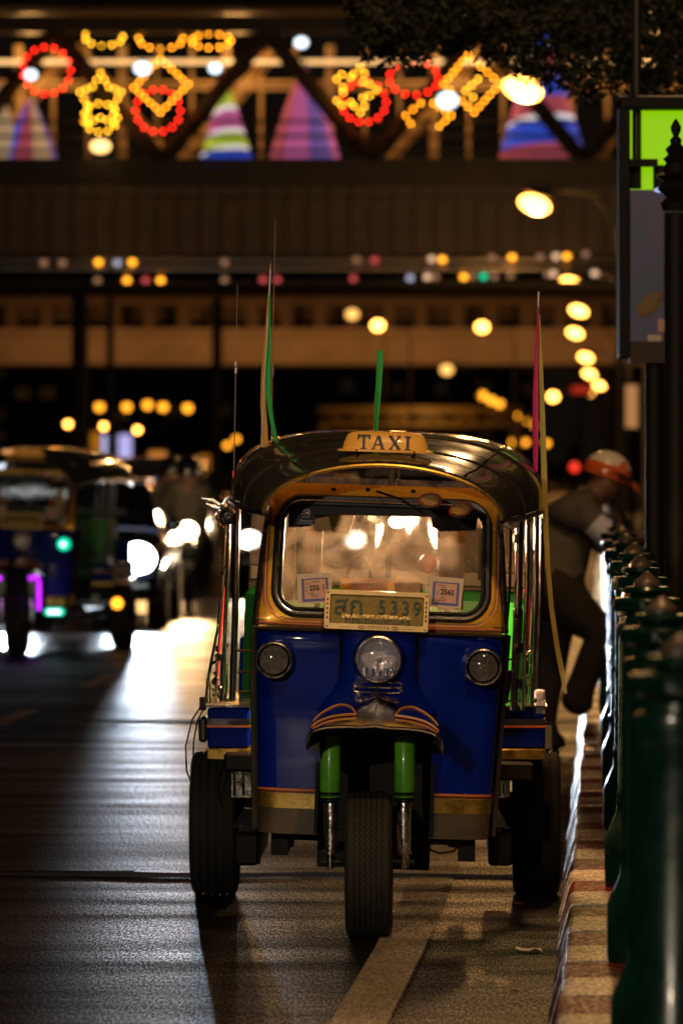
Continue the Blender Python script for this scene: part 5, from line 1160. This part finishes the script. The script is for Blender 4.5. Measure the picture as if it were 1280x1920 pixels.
# ------------------------------------------------------------------ cars and motorcycles coming up behind
CARP = mat('dark_car_paint', (.02, .024, .03), .2, .3, 1)
CARG = mat('car_window', (.01, .012, .014), .08)
def car(px, d, yaw, label, hmat, hot, spots):
    t = thing('car', label, 'car', ((px - 640) * d / FPX, d, 0), yaw)
    def sec(y, hw, z0, z1, n=5): return [(hw * spow(math.cos(2 * PI * q / 24), n), y, (z0 + z1) / 2 + (z1 - z0) / 2 * spow(math.sin(2 * PI * q / 24), n)) for q in range(24)]
    M().loft([sec(0, .72, .25, .68), sec(.12, .84, .2, .76), sec(.9, .87, .2, .92), sec(1.3, .87, .2, .97), sec(3.6, .87, .2, .98), sec(4.3, .84, .22, .95), sec(4.4, .78, .3, .85)]).build('body', CARP, t)
    cb = M().loft([sec(1.25, .78, .9, .98), sec(1.9, .68, .9, 1.42), sec(2.2, .66, .9, 1.46), sec(3.1, .66, .9, 1.45), sec(3.9, .76, .9, 1.0)]).build('cabin', CARG, t)
    M().loft([sec(1.95, .62, 1.40, 1.455), sec(2.2, .62, 1.44, 1.475), sec(3.0, .62, 1.44, 1.465)]).build('roof', CARP, cb)
    M().box(-.75, .75, -.06, .2, .28, .44, b=.03).build('bumper', BLACK, t); M().box(-.4, .4, -.02, .1, .5, .66, b=.02).build('grille', CHROME2, t)
    M().box(-.23, .23, -.075, -.05, .36, .47).build('licence_plate', PAPERW, t)
    for s in (-1, 1):
        h = M().ell((s * .62, .02, .69), (.18 if hot == 2 else .13), .07, (.15 if hot == 2 else .10), 16, 10).build('headlight', hmat, t)
        for y in (.85, 3.5):
            w = M().lathe([(.2, -.1), (.3, -.1), (.31, -.06), (.31, .06), (.3, .1), (.2, .1)], 20, T=T3(s * .78, y, .31) @ Matrix.Rotation(PI / 2, 4, 'Y')).build('wheel', TYRE, t); M().lathe([(.03, -.09), (.2, -.08), (.2, .08), (.03, .09)], 16, T=T3(s * .78, y, .31) @ Matrix.Rotation(PI / 2, 4, 'Y')).build('rim', CHROME2, w)
        if spots:
            l = bpy.data.lights.new('headlight_beam', 'SPOT'); l.energy = spots[0]; l.color = spots[1]; l.spot_size = R(70); l.spot_blend = .8; l.shadow_soft_size = .09
            o = bpy.data.objects.new('headlight_beam', l); COL.objects.link(o); o.parent = t; o.location = (s * .62, -.12, .69); o.rotation_euler = (R(86), 0, PI)
        m_ = M().ell((s * .9, 1.5, 1.0), .1, .06, .07, 10, 6).build('mirror', CARP, t)
    return t
HB1 = [2600, (.72, .85, 1)]
c_a = car(137, 57, -.02, 'dark car with dazzling cool white headlight behind the far left tuk-tuk', E_HEAD, 2, HB1)
M().box(.42, .72, -.08, -.05, .16, .28).build('fog_light', glow_mat('warm_fog_light', (1, .55, .2), 1.8), c_a)
c_b = car(566, 70, -.01, 'dark car with warm headlights hidden behind the blue tuk-tuk', glow_mat('warm_car_light', (1, .85, .68), 14), 1, [300, (1, .74, .48)])
c_c = car(760, 96, -.01, 'dark car farthest back, seen only through the windscreen of the blue tuk-tuk', glow_mat('amber_car_light', (1, .62, .3), 16), 1, [250, (1, .66, .36)])
vp_ = thing('van', 'dark van with a faint lilac strip light over its windscreen at left', 'van', ((272 - 640) * 76 / FPX, 76, 0))
M().loft([[(x * 1, y, z) for x, z in rrect(.85, .72, .35, zt, .12, 3)] for y, zt in ((0, 1.0), (.5, 1.15), (1.1, 1.62), (1.5, 1.68), (4.4, 1.66))]).build('body', CARP, vp_)
M().loft([[(x, y, z) for x, z in ((-.64, z0), (.64, z0), (.58, z1), (-.58, z1))] for y, z0, z1 in ((.45, 1.12, 1.14), (1.0, 1.15, 1.56))]).build('windscreen', CARG, vp_)
M().box(-.5, .5, .42, .46, 1.30, 1.40).build('strip_light', E_LILAC, vp_)
for s in (-1, 1):
    for y in (.8, 3.5): M().lathe([(.2, -.1), (.3, -.1), (.31, .06), (.3, .1), (.2, .1)], 18, T=T3(s * .76, y, .31) @ Matrix.Rotation(PI / 2, 4, 'Y')).build('wheel', TYRE, vp_)

# ------------------------------------------------------------------ people: one skinned body each
SKIN = mat('skin', (.20, .10, .06), .5); SHIRT = mat('dark_olive_shirt', (.115, .095, .075), .9, bump=1.0, bscale=9, spec=.1, var=.2); TROU = mat('dark_trousers', (.03, .024, .02), .9, bump=1.0, bscale=8, spec=.1, var=.2); BOOT = mat('black_boot', (.012, .011, .010), .4); HAIR = mat('black_hair', (.01, .009, .008), .6)
GROW = 1.5
def body(J, E, parent, matsel, mats, root):
    'J name -> (pos, radius); E edges; one surface grown round the skeleton'
    names = list(J); me = bpy.data.meshes.new('body')
    me.from_pydata([J[n][0] for n in names], [(names.index(a), names.index(b)) for a, b in E], [])
    o = bpy.data.objects.new('body', me); COL.objects.link(o)
    md = o.modifiers.new('skin', 'SKIN'); md.use_smooth_shade = True
    for i, n in enumerate(names):
        sv = me.skin_vertices[0].data[i]; r = J[n][1]; r = tuple(q * GROW for q in r) if isinstance(r, tuple) else r * (GROW if r > .025 else 1); sv.radius = r if isinstance(r, tuple) else (r, r); sv.use_root = (n == root)
    sb_ = o.modifiers.new('sub', 'SUBSURF'); sb_.levels = 2; sb_.render_levels = 2
    dg = bpy.context.evaluated_depsgraph_get(); m2 = bpy.data.meshes.new_from_object(o.evaluated_get(dg))
    bpy.data.objects.remove(o); bpy.data.meshes.remove(me)
    m2.materials.clear()
    for m in mats: m2.materials.append(m)
    segs = [(Vector(J[a][0]), Vector(J[b][0]), matsel(a, b)) for a, b in E]
    for p in m2.polygons:
        best = 1e9; c = p.center
        for a, b, mi in segs:
            ab = b - a; t = max(0, min(1, (c - a).dot(ab) / max(ab.length_squared, 1e-9))); dd = (c - a - ab * t).length
            if dd < best: best = dd; p.material_index = mi
        p.use_smooth = True
    o = bpy.data.objects.new('body', m2); COL.objects.link(o); o.parent = parent; return o
def hand(J, E, wrist, dirv, side, pre, s=1.0, curl=.5):
    'palm and five separate bent fingers'
    d_ = Vector(dirv).normalized(); w = Vector(J[wrist][0]); sd = Vector(side).normalized(); nrm = d_.cross(sd)
    J[pre + 'palm'] = (w + d_ * .05 * s, (.022 * s, .034 * s)); E.append((wrist, pre + 'palm'))
    for i, (off, ln) in enumerate(((-.030, .075), (-.010, .085), (.010, .080), (.029, .062))):
        b0 = w + d_ * .088 * s + sd * off * s; J[pre + 'k%d' % i] = (b0, .010 * s); E.append((pre + 'palm', pre + 'k%d' % i))
        p1 = b0 + (d_ + nrm * curl * .5).normalized() * ln * .5 * s; p2 = p1 + (d_ + nrm * curl * 1.6).normalized() * ln * .5 * s
        J[pre + 'm%d' % i] = (p1, .0092 * s); J[pre + 't%d' % i] = (p2, .008 * s); E += [(pre + 'k%d' % i, pre + 'm%d' % i), (pre + 'm%d' % i, pre + 't%d' % i)]
    a = w + d_ * .03 * s - sd * .034 * s; b_ = a + (d_ * .7 - sd * .7 + nrm * .3).normalized() * .035 * s; c = b_ + (d_ - sd * .1 + nrm * .4).normalized() * .03 * s
    J[pre + 'th0'] = (a, .013 * s); J[pre + 'th1'] = (b_, .011 * s); J[pre + 'th2'] = (c, .009 * s); E += [(pre + 'palm', pre + 'th0'), (pre + 'th0', pre + 'th1'), (pre + 'th1', pre + 'th2')]
DM = 34.0
def G(px, py, dy=0): p = P(px, py, DM); return Vector((p.x - MX, dy, p.z))
MX = P(1060, 1300, DM).x
man = thing('person', 'man in dark clothes and orange and white helmet leaning on the bollards, one knee bent', 'person', (MX, DM, 0))
J = {'pelvis': (G(1042, 1105), (.15, .13)), 'waist': (G(1045, 1050), (.14, .125)), 'chest': (G(1062, 985), (.165, .145)), 'upper': (G(1082, 945), (.14, .11)), 'neck': (G(1112, 930), .058), 'skull': (G(1138, 895), (.092, .085)), 'jaw': (G(1153, 918), .058), 'nose': (G(1169, 905), .014)}
E = [('pelvis', 'waist'), ('waist', 'chest'), ('chest', 'upper'), ('upper', 'neck'), ('neck', 'skull'), ('skull', 'jaw'), ('jaw', 'nose')]
for sd, s in (('n', -1), ('f', 1)):
    J[sd + 'sh'] = (G(1085, 955, s * .19), .07); J[sd + 'el'] = (G(1132 if s < 0 else 1128, 1000 if s < 0 else 1020, s * .21), .05); J[sd + 'fa'] = (G(1142, 1012 if s < 0 else 1026, s * .15), .044)
    J[sd + 'wr'] = (G(1178 if s < 0 else 1185, 1008 if s < 0 else 1014, s * .06), .031)
    E += [('upper', sd + 'sh'), (sd + 'sh', sd + 'el'), (sd + 'el', sd + 'fa'), (sd + 'fa', sd + 'wr')]
    hand(J, E, sd + 'wr', (1, -.2 * s, -.15), (0, 1, .1), sd, 1.0, .8)
J['nhip'] = (G(1046, 1125, -.09), .105); J['nkn'] = (G(1128, 1188, -.11), .075); J['nca'] = (G(1102, 1250, -.11), .062); J['nan'] = (G(1070, 1320, -.11), .045); J['nhe'] = (G(1062, 1335, -.11), .04); J['nto'] = (G(1098, 1343, -.12), .035)
J['fhip'] = (G(1040, 1125, .09), .105); J['fkn'] = (G(1030, 1250, .1), .075); J['fca'] = (G(1022, 1320, .1), .06); J['fan'] = (G(1018, 1383, .1), .045); J['fhe'] = (G(1012, 1400, .1), .04); J['fto'] = (G(1060, 1402, .1), .035)
E += [('pelvis', 'nhip'), ('nhip', 'nkn'), ('nkn', 'nca'), ('nca', 'nan'), ('nan', 'nhe'), ('nan', 'nto'), ('pelvis', 'fhip'), ('fhip', 'fkn'), ('fkn', 'fca'), ('fca', 'fan'), ('fan', 'fhe'), ('fan', 'fto')]
def msel(a, b):
    if b in ('neck', 'skull', 'jaw', 'nose') or b[1:] in ('wr',) or any(q in b[1:] for q in ('palm', 'k0', 'k1', 'k2', 'k3', 'm0', 'm1', 'm2', 'm3', 't0', 't1', 't2', 't3', 'th')) and b[1:] not in ('kn',): return 0
    if b[1:] in ('hip', 'kn', 'ca', 'an'): return 2
    if b[1:] in ('he', 'to'): return 3
    return 1
body(J, E, man, msel, [SKIN, SHIRT, TROU, BOOT], 'pelvis')
hc = G(1138, 886)
def helm(r0, r1, mi, k, ang=18):
    T = T3(*hc) @ Matrix.Rotation(R(ang), 4, 'Y'); k.loft([[(.142 * math.cos(a) * math.cos(e), .118 * math.sin(a) * math.cos(e), .128 * math.sin(e)) for a in [2 * PI * q / 28 for q in range(28)]] for e in [R(r0 + (r1 - r0) * q / 6) for q in range(7)]], mi, T=T, caps=False); return T
HOR = mat('orange_helmet', (.62, .10, .015), .25, 0, .8); HWH = mat('cream_helmet', (.60, .55, .48), .25, 0, .8)
k = M(); T = helm(-14, 22, 0, k); hm = k.build('helmet', HOR, man)
k = M(); helm(22, 89.5, 0, k); k.build('cream_top', HWH, hm)
k = M(); k.loft([[(x, y, z) for y, z in ((-.09, -.02), (-.05, .0), (0, .008), (.05, .0), (.09, -.02), (.09, -.028), (0, -.004), (-.09, -.028))] for x in (.1, .14)] + [[(x_ - .2 * abs(y), y * .9, z - .03) for x_, y, z in ((.215, -.08, -.02), (.215, -.05, .0), (.215, 0, .006), (.215, .05, .0), (.215, .08, -.02), (.215, .08, -.026), (.215, 0, -.002), (.215, -.08, -.026))]], T=T); k.build('peak', HOR, hm)
k = M(); k.prism([(.03, .02), (.10, .02), (.085, .085), (.06, .09)], -.128, -.10, T=T); k.build('orange_flash', HOR, hm)
k = M(); k.box(.06, .15, -.123, .123, -.01, .008, T=T); k.build('goggle_strap', BLACK, hm)
M().tube([G(1133, 897, -.1), G(1140, 925, -.07), G(1150, 938, 0), G(1140, 925, .07), G(1133, 897, .1)], .009, 6).build('chin_strap', BLACK, hm)
a0, a1 = Vector(J['nsh'][0]), Vector(J['nel'][0]); ad_ = (a1 - a0)
M().tube([a0 + ad_ * .55, a0 + ad_ * .75, a0 + ad_ * 1.08], [.082, .078, .07], 14).build('white_arm_band', mat('white_band_cloth', (.62, .62, .72), .75, emit=(.6, .6, 1), es=.0), man)
M().tube([G(1045, 1112, -.16), G(1075, 1108, -.1), G(1075, 1108, .1), G(1045, 1112, .16), G(1015, 1106, .1), G(1015, 1106, -.1)], .02, 6, closed=True).build('belt', BOOT, man)
# the second person, mostly outside the frame
D_M = DM; DM = 30.0; MX = P(1315, 1300, DM).x
man2 = thing('person', 'person at the right edge, only a forearm and hand reaching over the bollards', 'person', (MX, DM, .15))
def G2(px, py, dy=0): v = G(px, py, dy); v.z -= .15; return v
J = {'pelvis': (G2(1335, 1150), (.15, .13)), 'waist': (G2(1335, 1080), (.14, .12)), 'chest': (G2(1330, 985), (.16, .15)), 'upper': (G2(1326, 935), (.14, .11)), 'neck': (G2(1322, 905), .055), 'skull': (G2(1318, 865), (.09, .082)), 'jaw': (G2(1308, 885), .055), 'nose': (G2(1296, 872), .014)}
E = [('pelvis', 'waist'), ('waist', 'chest'), ('chest', 'upper'), ('upper', 'neck'), ('neck', 'skull'), ('skull', 'jaw'), ('jaw', 'nose')]
for sd, s in (('n', -1), ('f', 1)):
    J[sd + 'sh'] = (G2(1326, 940, s * .19), .065)
    if s < 0: J['nel'] = (G2(1300, 1022, -.25), .045); J['nfa'] = (G2(1285, 1012, -.25), .042); J['nwr'] = (G2(1248, 992, -.22), .03)
    else: J['fel'] = (G2(1340, 1040, .22), .045); J['ffa'] = (G2(1338, 1070, .22), .04); J['fwr'] = (G2(1325, 1130, .22), .03)
    E += [('upper', sd + 'sh'), (sd + 'sh', sd + 'el'), (sd + 'el', sd + 'fa'), (sd + 'fa', sd + 'wr')]
    hand(J, E, sd + 'wr', (-1, .1, -.05) if s < 0 else (-.2, 0, -1), (0, 1, 0), sd, 1.0, .6)
    J[sd + 'hip'] = (G2(1335, 1165, s * .09), .1); J[sd + 'kn'] = (G2(1330, 1290, s * .1), .072); J[sd + 'ca'] = (G2(1334, 1340, s * .1), .058); J[sd + 'an'] = (G2(1335, 1400, s * .1), .043); J[sd + 'he'] = (G2(1342, 1408, s * .1), .035); J[sd + 'to'] = (G2(1300, 1407, s * .11), .03)
    E += [('pelvis', sd + 'hip'), (sd + 'hip', sd + 'kn'), (sd + 'kn', sd + 'ca'), (sd + 'ca', sd + 'an'), (sd + 'an', sd + 'he'), (sd + 'an', sd + 'to')]
body(J, E, man2, msel, [SKIN, SHIRT, TROU, BOOT], 'pelvis')
k = M(); hs = G2(1320, 858); k.ell(tuple(hs), .1, .095, .085, 14, 10); k.build('hair', HAIR, man2)
# motorcycle with rider
def motorcycle(px, d, label, hx, spot):
    t = thing('motorcycle', label, 'motorcycle', ((px - 640) * d / FPX, d, 0), .03, 'motorcycles coming up the lane')
    for y in (0, 1.25):
        w = M().lathe([(.2, -.04), (.27, -.04), (.29, 0), (.27, .04), (.2, .04)], 20, T=T3(0, y, .29) @ Matrix.Rotation(PI / 2, 4, 'Y')).build('wheel', TYRE, t); M().lathe([(.02, -.03), (.2, -.025), (.2, .025), (.02, .03)], 16, T=T3(0, y, .29) @ Matrix.Rotation(PI / 2, 4, 'Y')).build('rim', CHROME2, w)
    M().loft([[(x, y, z) for x, z in rrect(hw, hw, z0, z1, .05, 3)] for y, hw, z0, z1 in ((.1, .12, .55, .9), (.3, .17, .4, .85), (.6, .16, .35, .7), (.9, .14, .5, .78), (1.5, .10, .6, .8))]).build('body', BLACK, t)
    M().tube([(-.36, .25, 1.0), (-.15, .15, .98), (.15, .15, .98), (.36, .25, 1.0)], .015, 8).build('handlebar', BLACK, t)
    for s in (-1, 1): M().tube([(s * .07, 0, .29), (s * .08, .15, .95)], .022, 8).build('fork', CHROME2, t); M().ell((s * .33, .2, 1.13), .05, .02, .04, 8, 6).build('mirror', BLACK, t)
    for x in hx: M().ell((x, .02, .9), .10, .05, .09, 14, 10).build('headlight', E_HEADW, t)
    l = bpy.data.lights.new('headlight_beam', 'SPOT'); l.energy = spot; l.color = (1, .58, .25); l.spot_size = R(70); l.spot_blend = .8; l.shadow_soft_size = .09
    o = bpy.data.objects.new('headlight_beam', l); COL.objects.link(o); o.parent = t; o.location = (0, -.12, .9); o.rotation_euler = (R(86), 0, PI)
    r = thing('person', 'dark helmeted rider on the ' + label.split(' motorcycle')[0] + ' motorcycle', 'person', t.location, .03, 'motorcycle riders coming up the lane')
    J = {'pelvis': (Vector((0, .85, .86)), (.14, .13)), 'chest': (Vector((0, .68, 1.2)), (.16, .12)), 'upper': (Vector((0, .6, 1.34)), (.13, .1)), 'neck': (Vector((0, .56, 1.43)), .055), 'skull': (Vector((0, .53, 1.56)), (.09, .09)), 'jaw': (Vector((0, .47, 1.5)), .05), 'nose': (Vector((0, .42, 1.53)), .013)}
    E = [('pelvis', 'chest'), ('chest', 'upper'), ('upper', 'neck'), ('neck', 'skull'), ('skull', 'jaw'), ('jaw', 'nose')]
    for sd, s in (('n', -1), ('f', 1)):
        J.update({sd + 'sh': (Vector((s * .19, .6, 1.33)), .065), sd + 'el': (Vector((s * .3, .48, 1.1)), .045), sd + 'wr': (Vector((s * .32, .3, 1.03)), .03), sd + 'hip': (Vector((s * .1, .84, .82)), .1), sd + 'kn': (Vector((s * .2, .45, .72)), .07), sd + 'an': (Vector((s * .17, .6, .36)), .045), sd + 'he': (Vector((s * .17, .64, .32)), .035), sd + 'to': (Vector((s * .17, .45, .30)), .03)})
        E += [('upper', sd + 'sh'), (sd + 'sh', sd + 'el'), (sd + 'el', sd + 'wr'), ('pelvis', sd + 'hip'), (sd + 'hip', sd + 'kn'), (sd + 'kn', sd + 'an'), (sd + 'an', sd + 'he'), (sd + 'an', sd + 'to')]
        hand(J, E, sd + 'wr', (.0, -1, -.15), (1, 0, 0), sd, 1.0, .9)
    body(J, E, r, msel, [SKIN, SHIRT, TROU, BOOT], 'pelvis')
    M().ell((0, .54, 1.58), .13, .145, .13, 16, 12).build('helmet', CARP, r)
    return t
motorcycle(352, 62, 'nearer motorcycle with glaring warm headlight left of the blue tuk-tuk', (0,), 650)
motorcycle(322, 70, 'farther motorcycle whose warm headlight merges with the nearer glare', (0,), 130)
